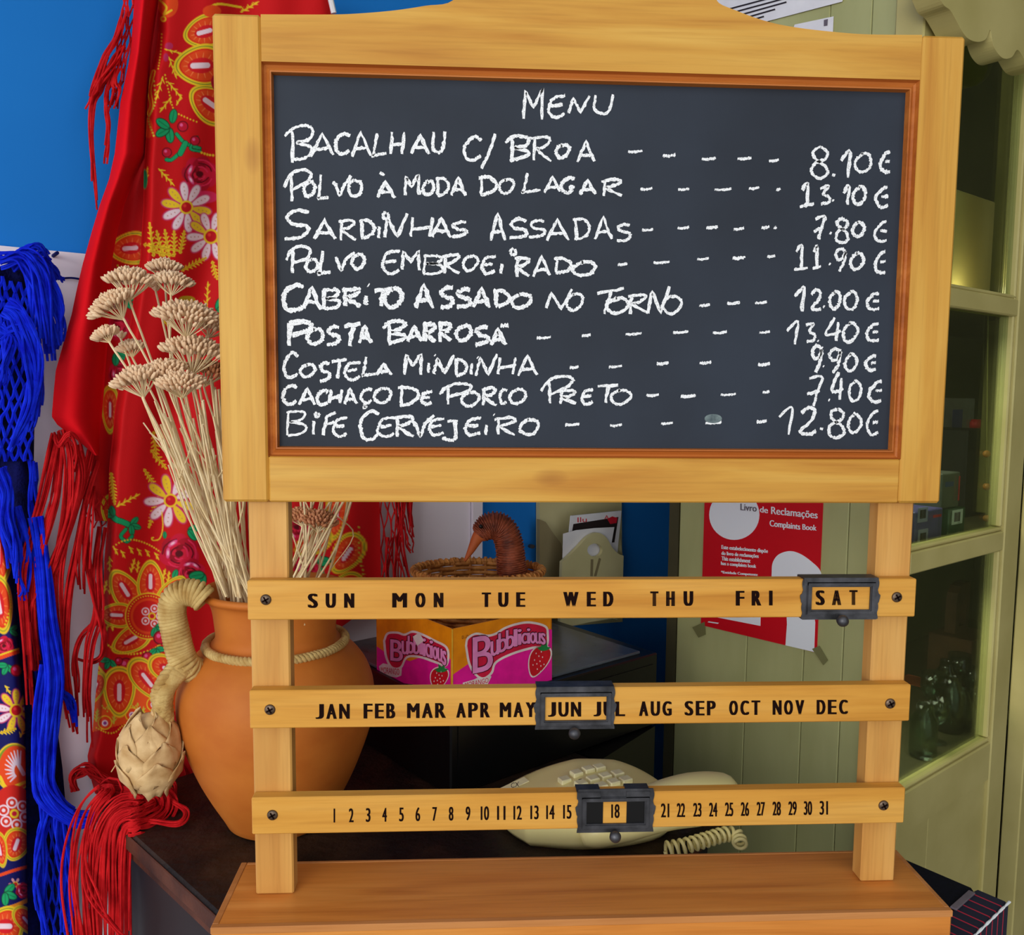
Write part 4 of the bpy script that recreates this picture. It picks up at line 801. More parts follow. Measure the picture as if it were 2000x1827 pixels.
for k, (a, o_, n, s0, s1, rr) in enumerate((
    ([(30, 508), (50, 490), (78, 484), (96, 510)], [.07, .08, .07], 9, 5, 8, .0018), ([(60, 500), (90, 505), (110, 530), (126, 548)], [.06, .06, .05], 12, 8, 10, .0016),
    ([(20, 515), (50, 505), (80, 540), (92, 620), (100, 705)], [.07, .09, .09, .08], 26, 12, 14, .0019), ([(60, 510), (96, 540), (114, 600), (118, 640), (106, 690)], [.07, .08, .08, .07], 16, 8, 8, .0018),
    ([(0, 512), (40, 510), (66, 560), (74, 640), (72, 700)], [.08, .09, .09], 18, 14, 12, .0018), ([(10, 600), (40, 620), (62, 680), (66, 760), (50, 830), (20, 882)], [.08, .1, .1, .09], 26, 14, 8, .0019),
    ([(0, 660), (40, 650), (70, 720), (70, 790), (50, 850)], [.09, .1, .09], 16, 8, 10, .0018), ([(0, 640), (20, 660), (10, 720), (-10, 760)], [.09, .1, .09], 10, 10, 10, .0018),
    ([(0, 915), (14, 960), (8, 1020), (24, 1080), (30, 1140)], [.1, .11, .11], 16, 10, 8, .0018), ([(30, 990), (44, 1060), (50, 1140), (46, 1180)], [.1, .1, .1], 14, 12, 10, .0017),
    ([(70, 1010), (84, 1100), (96, 1220), (108, 1320), (100, 1400), (92, 1480), (96, 1540), (140, 1590), (190, 1592), (236, 1574)], [.09, .11, .12, .12, .13, .15], 34, 10, 8, .0019),
    ([(88, 1180), (100, 1280), (112, 1340), (136, 1370), (148, 1420)], [.09, .1, .1], 10, 8, 3, .0018), ([(96, 1300), (84, 1400), (80, 1500), (86, 1560), (150, 1605), (200, 1585)], [.1, .11, .12, .14], 22, 12, 8, .0019),
    ([(92, 1560), (80, 1640), (76, 1740), (96, 1850)], [.1, .1, .1], 14, 10, 12, .0017), ([(120, 1590), (126, 1680), (134, 1760), (140, 1850)], [.11, .1, .1], 18, 10, 16, .0018))):
    bundle(mb, a, o_, n, s0*1.15, s1*1.2, rr*.82, 300+k, 7, 2.0, 1.3, 30)
o = mb.build('fringe', M_bluey, bshawl); o['kind'] = 'stuff'
mb = MB(); P = catmull([(120, 544), (140, 543), (160, 546)], 4); mb.tube(posv(P[:, 0], P[:, 1], np.full(len(P), .024)), .0012, 6); P = posv(np.array([104., 112]), np.array([500., 494]), np.array([.02, .05])); mb.tube(P, .0022, 6)
tag(mb.build('hanging_cord', M_navyy), 'thin dark cord and peg on the white panel beside the blue shawl', 'cord')

# ================================================================== DARK TABLE (chest) AND BLACK BOX
ta = onZ(257, 1632, TZ); tb = onZ(425, 1785, TZ); dv = norm(tb-ta); nv = np.array([-dv[1], dv[0], 0])   # dv towards the street, nv to the right-back
if np.dot(nv, E1) < 0: nv = -nv
TAX = np.array([nv, dv, UP]); wid = .50; c0 = ta-dv*.10; c1 = ta+dv*.42
cc = (c0+c1)/2+nv*wid/2
table = thing('dark_chest', cc*[1, 1, 0]+UP*FLZ, 'rough dark brown chest standing askew under the menu stand', 'chest')
mb = MB(); L = np.linalg.norm(c1-c0)/2
# slab top with uneven worn edge
nx_, ny_ = 40, 40; V = []; q = np.random.RandomState(2)
mb.box(cc-UP*.0125, (wid/2, L, .0123), TAX, .003); mb.build('chest_top', M_dtable, table)
mb = MB(); mb.box(cc-UP*.030, (wid/2-.004, L-.004, .005), TAX, .0015); mb.build('top_moulding', M_dedge, table)
mb = MB(); mb.box(cc-UP*.0105-nv*(wid/2+.0012), (.0012, L, .0085), TAX, .001); mb.build('worn_edge', M_dedge, table)
zc = (TZ-.035+FLZ)/2
mb = MB(); mb.box(cc*[1, 1, 0]+UP*zc, (wid/2-.012, L-.012, (TZ-.035-FLZ)/2), TAX, .003); mb.build('body', M_dside, table)
bc = onZ(880, 1560, TZ)
be = on(880, 1383, bc, YV); BTZ = be[2]; br = onZ(1285, 1270, BTZ)
D1 = norm((br-bc)*[1, 1, 0]); D2 = np.array([-D1[1], D1[0], 0]); wd = float(np.dot((br-bc)*[1, 1, 0], D1)); dp = .30
BAX = np.array([D1, D2, UP]); bxc = bc+D1*wd/2+D2*dp/2
bbox = thing('black_box', bxc*[1, 1, 0]+UP*TZ, 'black lacquered box with glossy grey top behind the telephone', 'box')
h = BTZ-TZ
mb = MB(); mb.box(bxc*[1, 1, 0]+UP*(TZ+h/2-.002), (wd/2, dp/2, h/2-.002), BAX, .002); mb.build('body', M_blk, bbox)
mb = MB(); mb.box(bxc*[1, 1, 0]+D2*.006-D1*.008+UP*(BTZ-.002), (wd/2-.016, dp/2-.006, .002), BAX, .0008); mb.build('glossy_top', M_gtop, bbox)
mb = MB(); mb.box(bxc*[1, 1, 0]-D2*(dp/2+.0005)+UP*(TZ+h*.45), (wd/2-.01, .0008, h*.38), BAX); mb.build('front_panel', M_blk, bbox)

# black corner stand beside the chest, below the overhanging box
cR = np.array([br[0], br[1], 0])-D1*.002; pg = [np.array([.372, .362, 0]), cR, cR+D2*.25, np.array([.150, .612, 0])]
mb = MB(); mb.prism([p*[1, 1, 0]+UP*(TZ-.002) for p in pg], UP*(FLZ-TZ+.002)); tag(mb.build('corner_stand', M_blk), 'black corner stand behind the telephone, under the overhanging black box', 'stand')
# --- bubble gum carton
gz = BTZ+.0002
gb = onZ(883, 1376, gz); gt = on(884, 1229, gb, YV); GH = gt[2]-gz
gr = on(1078, 1200, gb, D2*1.0); gl = on(735, 1200, gb, D1*1.0)
gw1 = float(np.dot(gr-gb, D1)); gw2 = float(np.dot(gl-gb, D2))
gc = gb*[1, 1, 0]+D1*gw1/2+D2*gw2/2
gum = thing('gum_carton', gc+UP*gz, 'open orange and pink bubble gum carton with a strawberry on each side', 'carton')
M_or = plain('carton_orange', (255, 150, 16), .4); M_mag = plain('carton_magenta', (250, 20, 160), .4); M_yedge = plain('carton_edge', (246, 190, 60), .5); M_card = plain('grey_card', (120, 96, 70), .8)
M_lw = plain('logo_white', (246, 230, 230), .4); M_lr = plain('logo_crimson', (220, 26, 70), .4); M_lp = plain('logo_pink', (250, 150, 214), .4); M_ld = plain('logo_dark', (90, 8, 40), .4)
for nm, c, hx, ax in (('side_panel', gb*[1, 1, 0]+D1*gw1/2+D2*.0006, (gw1/2, .0006), D1), ('side_panel', gb*[1, 1, 0]+D2*gw2/2+D1*.0006, (gw2/2, .0006), D2),
                      ('side_panel', gb*[1, 1, 0]+D1*gw1/2+D2*(gw2-.0006), (gw1/2, .0006), D1), ('side_panel', gb*[1, 1, 0]+D2*gw2/2+D1*(gw1-.0006), (gw2/2, .0006), D2)):
    a2 = np.cross(UP, ax); mb = MB(); mb.box(c+UP*(gz+GH/2), (hx[0], hx[1], GH/2), np.array([ax, a2, UP])); mb.build(nm, M_or, gum)
mb = MB(); mb.box(gc+UP*(gz+.002), (gw1/2-.001, gw2/2-.001, .001), BAX); mb.build('bottom', M_card, gum)
mb = MB(); mb.box(gb*[1, 1, 0]+UP*(gz+GH/2), (.0006, .0006, GH/2), BAX); mb.build('corner_edge', M_yedge, gum)
FR = lambda o: (lambda X, Y: on(X, Y, gb-D2*o, D2)); FL = lambda o: (lambda X, Y: on(X, Y, gb-D1*o, D1))
def poly(mapf, pts, mat, name, par, smooth_=False):
    pts = np.array(pts, float)
    if smooth_: pts = catmull(np.vstack([pts, pts[:1]]), 5)[:-1]
    mb = MB(); mb.flat(mapf(pts[:, 0], pts[:, 1])); return mb.build(name, mat, par, fix=False)
poly(FR(.0002), [(885, 1318), (925, 1290), (1000, 1256), (1062, 1230), (1078, 1230), (1078, 1334), (885, 1346)], M_mag, 'pink_print', gum)
poly(FL(.0002), [(736, 1263), (750, 1273), (800, 1292), (850, 1274), (880, 1288), (880, 1345), (736, 1330)], M_mag, 'pink_print', gum)
LR = [('B', 924, 1246, 962, 1316, -8), ('u', 959, 1254, 974, 1283, -5), ('b', 974, 1238, 990, 1276, -5), ('b', 989, 1232, 1004, 1269, -4), ('l', 1004, 1230, 1010, 1263, -1), ('i', 1012, 1230, 1018, 1260, -1), ('c', 1019, 1238, 1029, 1259, -2), ('i', 1030, 1228, 1035, 1257, 0), ('o', 1036, 1236, 1046, 1257, 0), ('u', 1046, 1236, 1055, 1257, 1), ('s', 1056, 1236, 1065, 1258, 2)]
LL = [('B', 763, 1249, 786, 1290, 3), ('u', 785, 1252, 797, 1278, 1), ('b', 797, 1242, 808, 1276, 2), ('b', 808, 1243, 819, 1277, 2), ('l', 820, 1245, 825, 1278, 1), ('i', 826, 1247, 831, 1281, 1), ('c', 832, 1256, 839, 1282, 3), ('i', 840, 1251, 845, 1285, 1), ('o', 846, 1262, 854, 1287, 3), ('u', 855, 1265, 863, 1291, 3), ('s', 864, 1270, 871, 1298, 3)]
wR = [(908, 1262), (912, 1246), (930, 1236), (952, 1240), (968, 1236), (984, 1226), (1006, 1218), (1034, 1214), (1066, 1222), (1072, 1240), (1068, 1264), (1040, 1268), (1000, 1280), (970, 1296), (962, 1316), (944, 1328), (926, 1318), (914, 1296)]
wL = [(748, 1252), (756, 1236), (776, 1234), (790, 1238), (806, 1232), (826, 1238), (850, 1250), (872, 1262), (878, 1280), (872, 1302), (850, 1296), (820, 1286), (796, 1286), (784, 1306), (764, 1306), (752, 1284)]
def shrink(P, k): 
    P = np.array(P, float); Q = []
    for i in range(len(P)):
        a, b = P[i-1], P[(i+1) % len(P)]; t = (b-a)/np.linalg.norm(b-a); Q.append(P[i]+np.array([-t[1], t[0]])*k)
    return Q
for FF, w_, Ls in ((FR, wR, LR), (FL, wL, LL)):
    poly(FF(.0004), w_, M_lw, 'logo_outline', gum, True); poly(FF(.0006), shrink(w_, 4.5), M_lr, 'logo_ground', gum, True)
    for mt, o_, ks, nm in ((M_ld, .0008, ((-2.6, 0), (2.6, 0), (0, -2.2), (0, 2.2), (1.8, 1.8), (-1.8, -1.8)), 'logo_shadow'), (M_lp, .0010, ((-.9, 0), (.9, 0), (0, .6)), 'logo_lettering')):
        mb = MB()
        for c, x0, y0, x1, y1, sk in Ls:
            for i_, (dx, dy) in enumerate(ks): put_text(mb, c, (x0+dx, y0+dy, x1+dx, y1+dy, sk), FF(o_+i_*.00001))
        mb.build(nm, mt, gum, fix=False)
M_berry = plain('strawberry_red', (214, 22, 40), .4); M_bg = plain('strawberry_leaf', (30, 140, 70), .5)
for FF, cx, cy, rx, ry, a in ((FR, 1052, 1292, 19, 31, .35), (FL, 857, 1326, 16, 22, .2)):
    P = [(cx+rx*(1-.35*math.sin(t))*math.cos(t)*math.cos(a)-ry*math.sin(t)*math.sin(a), cy+rx*(1-.35*math.sin(t))*math.cos(t)*math.sin(a)*.4+ry*math.sin(t)*math.cos(a)) for t in np.linspace(0, 2*math.pi, 24, endpoint=False)]
    P = [(x, min(y, 1344)) for x, y in P]
    poly(FF(.0004), [(cx+(x-cx)*1.12, min(1345, cy+(y-cy)*1.1)) for x, y in P], M_lw, 'strawberry_outline', gum); poly(FF(.0006), P, M_berry, 'strawberry', gum)
    tx, ty = cx+ry*.85*math.sin(a)+1, cy-ry*.9; poly(FF(.0008), [(tx-13, ty+2), (tx-5, ty-1), (tx-6, ty-9), (tx+1, ty-3), (tx+6, ty-10), (tx+7, ty), (tx+14, ty+1), (tx+8, ty+6), (tx, ty+8), (tx-7, ty+7)], M_bg, 'strawberry_leaf', gum)
    mb = MB()
    for k in range(12):
        t = k*2.4; r_ = .7*math.sqrt((k+.5)/12); x = cx+rx*r_*math.cos(t); y = cy+ry*r_*math.sin(t)
        if y < 1340: mb.flat(FF(.0008)(np.array([x-1.2, x, x+1.2, x]), np.array([y, y-2, y, y+2])))
    mb.build('strawberry_seeds', M_lw, gum, fix=False)
poly(FL(.0012), [(806, 1244), (819, 1236), (828, 1252), (815, 1262)], M_lw, 'price_sticker', gum)
poly(FL(.0005), [(740, 1302), (748, 1296), (785, 1304), (784, 1320), (774, 1324), (744, 1318)], M_lw, 'flavour_banner', gum); mb = MB(); put_text(mb, 'MORANGO', (744, 1303, 780, 1315, 4), FL(.0008)); mb.build('flavour_lettering', M_lr, gum, fix=False)
poly(FR(.0005), [(904, 1334), (925, 1328), (950, 1316), (960, 1322), (952, 1338), (930, 1344), (904, 1344)], M_lw, 'flavour_banner', gum); mb = MB(); put_text(mb, 'MORANGO', (908, 1334, 954, 1344, -10), FR(.0008)); mb.build('flavour_lettering', M_lr, gum, fix=False)
mb = MB(); put_text(mb, '01-12-2012', (902, 1242, 928, 1249, -3), FR(.0003)); mb.build('date_stamp', M_ld, gum, fix=False)

# ================================================================== CLAY JUG
VX, VY = onZ(527, 1640, TZ)[0], .225
def vc(y): return onY(528, y, VY)
def vr(y, r): p = vc(y); return r*float(np.dot(p-CP, RM[2]))/F, p[2]
pf = [(138, 1146), (141, 1151), (138, 1157), (126, 1166), (119, 1185), (115, 1215), (114, 1236), (124, 1250), (152, 1272), (175, 1305), (186, 1345), (183, 1400), (170, 1445), (150, 1495), (130, 1535), (104, 1580), (82, 1620), (66, 1652)]
prof_ = [(0.00001, vr(1300, 1)[1]), (vr(1240, 100)[0], vr(1240, 1)[1]), (vr(1180, 106)[0], vr(1180, 1)[1]), (vr(1160, 118)[0], vr(1160, 1)[1]), (vr(1146, 130)[0], vr(1146, 1)[1])]+[vr(y, r) for r, y in pf]
prof_[-1] = (prof_[-1][0], TZ+.0005)
prof_ = [(r, z) for r, z in prof_]; cvp = catmull([(r, z, 0) for r, z in prof_[1:]], 4)[:, :2]; prof_ = [prof_[0]]+[(max(r, 1e-4), max(z, TZ+.0003)) for r, z in cvp]+[(0.00001, TZ+.0003)]
jug = thing('clay_jug', (VX, VY, TZ), 'terracotta clay jug with rope-wrapped handle, holding dried flowers', 'jug')
mb = MB(); mb.lathe(prof_, (VX, VY, 0), 64); mb.build('body', M_vase, jug, True)
def rope(mb, path, R, r, turns, n=3, res=6, closed=False):
    P = np.asarray(path); m = len(P); T = np.gradient(P, axis=0); T /= np.linalg.norm(T, axis=1)[:, None]; u = norm(np.cross(T[0], [.3, .2, 1])); 
    s_ = np.concatenate([[0], np.cumsum(np.linalg.norm(np.diff(P, axis=0), axis=1))]); s_ /= s_[-1]; Nn = []
    for i in range(m): u = u-T[i]*np.dot(u, T[i]); u = norm(u); Nn.append(u)
    Nn = np.array(Nn); B = np.cross(T, Nn)
    for k in range(n):
        a = 2*math.pi*(k/n+turns*s_); mb.tube(P+R*(np.cos(a)[:, None]*Nn+np.sin(a)[:, None]*B), r, res)
rz = vr(1150, 1)[1]; HY = VY-.055
hp = [onY(400, 1172, HY), onY(384, 1160, HY), onY(358, 1158, HY), onY(340, 1172, HY), onY(336, 1200, HY), onY(344, 1240, HY), onY(352, 1275, HY), onY(364, 1300, HY), onY(380, 1310, HY+.01)]
hp = catmull(hp, 14)
mb = MB(); mb.tube(hp, .0100, 10)
coils = 36; s_ = np.concatenate([[0], np.cumsum(np.linalg.norm(np.diff(hp, axis=0), axis=1))]); s_ /= s_[-1]; tt = np.linspace(0, 1, coils*12)
HPs = np.stack([np.interp(tt, s_, hp[:, k]) for k in range(3)], 1); rope(mb, HPs, .0118, .0028, coils, 1, 6)
o = mb.build('rope_handle', M_rope, jug, True); tag(o, 'straw rope wound round the handle')
mb = MB(); aa = np.linspace(0, 2*math.pi, 220); rn, zn = vr(1252, 124); rn += .004
ring = np.stack([VX+rn*np.cos(aa), VY+rn*np.sin(aa), zn+.0*aa], 1); rope(mb, ring, .0026, .0028, 34, 3); mb.build('neck_rope', M_rope, jug, True)
mb = MB(); rp = catmull([onY(372, 1300, HY), onY(345, 1318, HY-.008), onY(325, 1345, HY-.012), onY(318, 1375, HY-.012), onY(322, 1408, HY-.01)], 10); rope(mb, rp, .0055, .0052, 5, 4)
rope(mb, catmull([onY(340, 1300, HY-.006), onY(318, 1330, HY-.016), onY(306, 1360, HY-.012), onY(318, 1395, HY-.012)], 10), .003, .0038, 4, 3)
mb.build('rope_tail', M_rope, jug, True)

# --- dried flowers
M_stem = noisy('dry_stem', (220, 192, 140), (242, 222, 180), (50, 50, 50), .75, .1); M_head = noisy('dry_floret', (218, 176, 136), (244, 216, 180), (160, 160, 160), .8, .3, 4, .2, 700, .0004)
M_head2 = noisy('dry_floret_brown', (170, 110, 66), (226, 160, 120), (160, 160, 160), .8, .3, 4, .2, 700, .0004)
GRP = 'bare dried twigs in the clay jug'
def flower(px, py, y, size, lab, base, nfl=46, up=(0, 0, 1), flat_=.45, mat=None, group=None, ctrl=None):
    q = np.random.RandomState(int(px*7+py)); hpos = onY(px, py, y); b = onY(*base, VY-.02+q.uniform(-.04, .04)); 
    t = thing('dried_flower', b, lab, 'dried flower', group)
    up = norm(up); mid = (b+hpos)/2+np.array([q.uniform(-.01, .01), 0, 0]) if ctrl is None else onY(*ctrl, (y+b[1])/2)
    neck = hpos-up*size*.95; st = catmull([b, mid, neck-up*size*.3, neck], 6); mb = MB(); mb.tube(st, np.linspace(.0013, .0010, len(st)), 5)
    u = norm(np.cross(up, [0, 1, .1])); w = np.cross(up, u); tips = []
    for k in range(nfl):
        a = k*2.39996; r = math.sqrt((k+.5)/nfl); d = u*math.cos(a)*r*1.2+w*math.sin(a)*r*.95+up*(flat_*(1-r*r)*1.1+q.uniform(-.08, .08)); tips.append(hpos+d*size-up*size*.15)
    for k in range(0, nfl, 4): mid_ = (neck+tips[k])/2+norm(tips[k]-hpos)*size*.05; mb.tube(catmull([neck, mid_, tips[k]], 3), .0005, 4)
    mb.build('stem', M_stem, t)
    mb = MB()
    for p_ in tips:
        d = norm(p_-neck+q.randn(3)*.1*size); a1 = norm(np.cross(d, [.1, .3, .9])); mb.sphere(p_, (.0019, .0019, .0046), np.array([a1, np.cross(d, a1), d]), 6, 4)
    o = mb.build('flower_head', mat or M_head, t, True); return t
FLW = [(255, 545, .17, .021, 'dried flower head fanned wide, highest at the left of the bunch', (450, 1165), (0, 0, 1), (330, 800)),
 (216, 592, .16, .020, 'round dried flower head just left of and below the highest fan', (446, 1168), (-.5, -.2, .8), (320, 780)),
 (205, 652, .16, .010, 'small dried flower head at the far left of the bunch', (442, 1166), (-.4, 0, .8), (290, 800)),
 (321, 521, .22, .014, 'small tan dried head at the very top above the pale fan', (470, 1165), (0, 0, 1), (350, 760)),
 (337, 548, .18, .016, 'pale dried head with spread florets under the topmost one', (462, 1165), (.1, 0, 1), (345, 780)),
 (364, 612, .15, .026, 'large tan dried head next to the board frame, upper', (470, 1168), (.1, -.25, 1), (400, 850)),
 (255, 678, .2, .011, 'little pinkish dried head between the left stems', (448, 1164), (-.2, 0, 1), (340, 860)),
 (268, 738, .14, .021, 'wide pinkish dried head lowest at the left of the bunch', (452, 1168), (-.3, 0, 1), (340, 900)),
 (318, 722, .15, .018, 'tan dried head in the middle, right of the lowest left one', (462, 1166), (-.2, -.2, 1), (390, 920)),
 (380, 682, .16, .027, 'biggest feathery dried head touching the board frame', (476, 1168), (.1, 0, 1), (420, 900)),
 (352, 745, .13, .018, 'tan dried head under the biggest feathery head', (468, 1166), (0, -.3, 1), (410, 920)),
 (414, 636, .19, .014, 'pinkish dried head half behind the frame, upper', (480, 1166), (.3, 0, 1), (430, 850)),
 (408, 722, .18, .018, 'brownish dried head half behind the frame, lower', (484, 1166), (.2, 0, 1), (440, 900)),
 (304, 562, .2, .003, 'tiny dried bud on a thin stem left of the pale fan', (466, 1166), (0, 0, 1), (365, 820)),
 (236, 655, .19, .003, 'tiny dried bud left of the pinkish heads', (450, 1166), (0, 0, 1), (300, 830)),
 (588, 1006, .17, .013, 'brown dried head right of the left post', (540, 1168), (0, -.2, 1), (575, 1090)),
 (624, 1014, .16, .015, 'pinkish dried head right of the left post, beside the brown one', (560, 1168), (.2, -.2, 1), (598, 1100))]
for (px, py, y, sz, lab, b, up, ct) in FLW:
    flower(px, py, y, sz, lab, b, 8 if sz < .004 else int(30+sz*4200), up, mat=M_head2 if 'brown' in lab else M_head, ctrl=ct)
q = np.random.RandomState(44)
for k in range(62):
    left = k < 46
    b = (q.uniform(430, 500), 1166) if left else (q.uniform(545, 640), 1166)
    e = (q.uniform(300, 430), q.uniform(740, 860)) if k < 30 else ((q.uniform(400, 480), q.uniform(760, 900)) if left else (q.uniform(570, 700), q.uniform(880, 980)))
    mid = ((b[0]*.45+e[0]*.55)+q.uniform(-8, 14), 1000+q.uniform(-20, 20) if left else 1060)
    bp_ = onY(*b, VY+q.uniform(-.06, .06)); yy = q.uniform(.12, .22); ep = onY(*e, yy); mp_ = onY(*mid, (yy+bp_[1])/2); t = thing('dried_twig', bp_, 'thin bare dried twig bundled in the clay jug', 'dried twig', GRP)
    mb = MB(); st = catmull([bp_-UP*.03, bp_, mp_, ep], 6); mb.tube(st, q.uniform(.0009, .0014), 5)
    if k % 3 == 0:
        j = len(st)//2; mb.tube(catmull([st[j], st[j]+(ep-st[j])*.4+np.array([q.uniform(-.02, .02), 0, .01]), st[j]+(ep-st[j])*.8+np.array([q.uniform(-.03, .03), 0, .0])], 4), .0007, 4)
    mb.build('stem', M_stem, t)

# --- dried artichoke hanging at the jug
M_art = noisy('dry_bract', (180, 138, 84), (226, 192, 140), (40, 40, 60), .6, .4, 5, .3, 200, .001)
ac = onY(294, 1466, HY-.012); art = thing('dried_artichoke', ac-UP*.04, 'pale dried artichoke head hanging below the rope tail of the jug', 'artichoke')
mb = MB(); mb.lathe([(.00001, -.040), (.018, -.038), (.026, -.02), (.027, 0), (.022, .022), (.012, .036), (.00001, .040)], ac, 24); mb.build('core', M_art, art, True)
q = np.random.RandomState(9); lay = [(.030, -.005, 5, 1.0), (.029, .013, 5, .95), (.024, .027, 4, .8), (.0265, -.022, 5, .9)]
for li_, (R_, z_, n_, sc) in enumerate(lay):
    for k in range(n_):
        a = 2*math.pi*(k+.5*(li_ % 2))/n_+q.uniform(-.2, .2)-.6; V = []; nu, nv_ = 9, 8; tilt = q.uniform(-.15, .15)
        for j in range(nv_):
            v = j/(nv_-1); hw = .021*sc*math.sin(math.pi*(.12+.78*v))**.7*(1 if v < .8 else 1-.5*(v-.8)/.2)
            for i in range(nu):
                u_ = (i/(nu-1)-.5)*2; an = a+u_*hw/R_; zz = z_-.022*sc+v*.044*sc+tilt*u_*.01-.004*u_*u_
                prof_r = np.interp(zz, [-.04, -.025, 0, .02, .036, .045], [.016, .027, .0285, .025, .014, .006]); rr = prof_r+.0018+.0035*v*v+.0008*math.sin(u_*6+k); V.append(ac+np.array([rr*math.cos(an), rr*math.sin(an), zz]))
        Fs = [(j*nu+i, j*nu+i+1, (j+1)*nu+i+1, (j+1)*nu+i) for j in range(nv_-1) for i in range(nu-1)]
        mb = MB(); mb.add(V, Fs); o = mb.build('bract', M_art, art, True, fix=False); md = o.modifiers.new('t', 'SOLIDIFY'); md.thickness = .0009
mb = MB(); mb.tube(catmull([ac+[.004, 0, .034], ac+[.008, 0, .046], onY(318, 1400, HY-.012)], 5), .004, 7); mb.build('stalk', M_art, art, True); mb = MB(); mb.tube(catmull([ac+[-.024, -.01, .006], ac+[-.027, -.012, -.004], ac+[-.034, -.014, -.016]], 5), .0006, 5); mb.build('loose_fibre', M_art, art, True)
# ================================================================== DUCK BASKET on the black box
M_wk = noisy('wicker_brown', (150, 88, 36), (222, 154, 78), (90, 90, 90), .55, .4, 4, .35, 300, .001); M_wd = noisy('wicker_dark_red', (100, 42, 24), (168, 84, 52), (90, 90, 90), .5, .4, 4, .4, 300, .001)
M_beak = noisy('beak_terracotta', (176, 84, 40), (200, 106, 56), (20, 20, 20), .5, .1)
BY_ = .475
bk0 = onY(934, 1118, BY_); rimz = onY(934, 1114, BY_)[2]; br_ = .078; bot = BTZ+.001
bask = thing('duck_basket', (bk0[0], BY_, bot), 'wicker basket shaped like a duck with curved woven neck, behind the gum carton', 'basket')
H_ = rimz-bot; aa = np.linspace(0, 2*math.pi, 97)[:-1]
mb = MB()
for j in range(17):
    t = (j+.5)/17; R_ = br_*(.62+.38*t**.6); z = bot+H_*t
    r_ = R_+.0022*np.cos(12*aa+math.pi*(j % 2)); P = np.stack([bk0[0]+1.15*r_*np.cos(aa), BY_+.85*r_*np.sin(aa), z+0*aa], 1); mb.tube(P, H_/17*.52, 5, closed=True)
o = mb.build('woven_side', M_wk, bask, True); o['kind'] = 'stuff'
for k in range(24):
    a = 2*math.pi*(k+.5)/24; mb = MB(); P = [(bk0[0]+1.15*br_*(.62+.38*t**.6)*math.cos(a), BY_+.85*br_*(.62+.38*t**.6)*math.sin(a), bot+H_*t) for t in np.linspace(0, 1.05, 6)]; mb.tube(P, .0024, 6); mb.build('stake', M_wk, bask, True)
mb = MB(); P = np.stack([bk0[0]+1.15*br_*np.cos(np.linspace(0, 2*math.pi, 400)), BY_+.85*br_*np.sin(np.linspace(0, 2*math.pi, 400)), rimz+0*np.linspace(0, 1, 400)], 1); mb.tube(P[::8], .0036, 6, closed=True); rope(mb, P, .0044, .0016, 60, 1, 5); mb.build('rim', M_wk, bask, True)
mb = MB(); mb.lathe([(.00001, 0), (br_*.62, 0), (br_*.62, .002), (.00001, .002)], (bk0[0], BY_, bot), 30); mb.build('base', M_wk, bask)
NY = BY_-.01
np_ = catmull([onY(*p, NY) for p in ((1000, 1120), (998, 1095), (995, 1065), (984, 1036), (966, 1026), (948, 1034), (938, 1046))], 12); sc_ = 1.2/F
rr = np.interp(np.linspace(0, 1, len(np_)), [0, .3, .6, .8, .93, 1], [.019, .018, .0175, .0172, .0135, .010])
mb = MB(); mb.tube(np_, rr, 18); mb.build('neck_core', M_wd, bask, True)
mb = MB(); tt = np.linspace(0, 1, len(np_))
for k in range(36):
    t = (k+.5)/36; i = np.interp(t, tt, np.arange(len(np_))); i0 = int(i); c = np_[i0]+(np_[min(i0+1, len(np_)-1)]-np_[i0])*(i-i0); T = norm(np_[min(i0+1, len(np_)-1)]-np_[max(i0-1, 0)]); R_ = np.interp(t, tt, rr)
    u = norm(np.cross(T, [0, 1, 0])); w = np.cross(T, u); a = np.linspace(0, 2*math.pi, 49)[:-1]; r_ = R_+.0008+.0008*np.cos(10*a+math.pi*(k % 2)); mb.tube(c+r_[:, None]*(np.cos(a)[:, None]*u+np.sin(a)[:, None]*w), .0012, 5, closed=True)
o = mb.build('neck_weave', M_wd, bask, True); o['kind'] = 'stuff'
mb = MB(); bp_ = catmull([onY(*p, NY) for p in ((940, 1044), (932, 1052), (920, 1075), (908, 1096))], 6); mb.tube(bp_, np.linspace(.0115, .0018, len(bp_)), 12); mb.build('beak', M_beak, bask, True)
mb = MB(); e = onY(939, 1029, NY-.0185); mb.sphere(e, .003); mb.build('eye', M_blk, bask, True)

# ================================================================== LETTER RACK on the back wall
M_rackw = noisy('cream_painted_wood', (200, 190, 138), (216, 206, 156), (10, 10, 10), .5, .05); M_rackd = noisy('rack_edge_brown', (134, 120, 84), (150, 136, 98), (10, 10, 10), .6, 0)
M_paper = noisy('white_paper', (226, 224, 228), (240, 238, 240), (30, 30, 30), .8, .05); M_redink = plain('red_print', (214, 30, 50), .5); M_dkink = plain('dark_print', (44, 34, 34), .5)
rk = thing('letter_rack', wall(1140, 1215, .03), 'cream wooden letter rack on the blue wall with a keyhole-cut front', 'letter rack')
def wpr(name, pts, off, th, mat, par, holes=(), sm=False):
    pts = np.array(pts, float); 
    if sm: pts = catmull(pts, 5)
    mb = MB(); mb.prism(wall(pts[:, 0], pts[:, 1], off), E2*th, [wall(np.array(h)[:, 0], np.array(h)[:, 1], off) for h in holes]); return mb.build(name, mat, par)
wpr('back_panel', [(1054, 960), (1214, 960), (1216, 1215), (1054, 1228)], .012, .010, M_rackw, rk)
wpr('side_panel', [(1054, 1015), (1066, 1020), (1082, 1044), (1096, 1062), (1100, 1080), (1100, 1226), (1054, 1230)], .03, .008, M_rackd, rk)
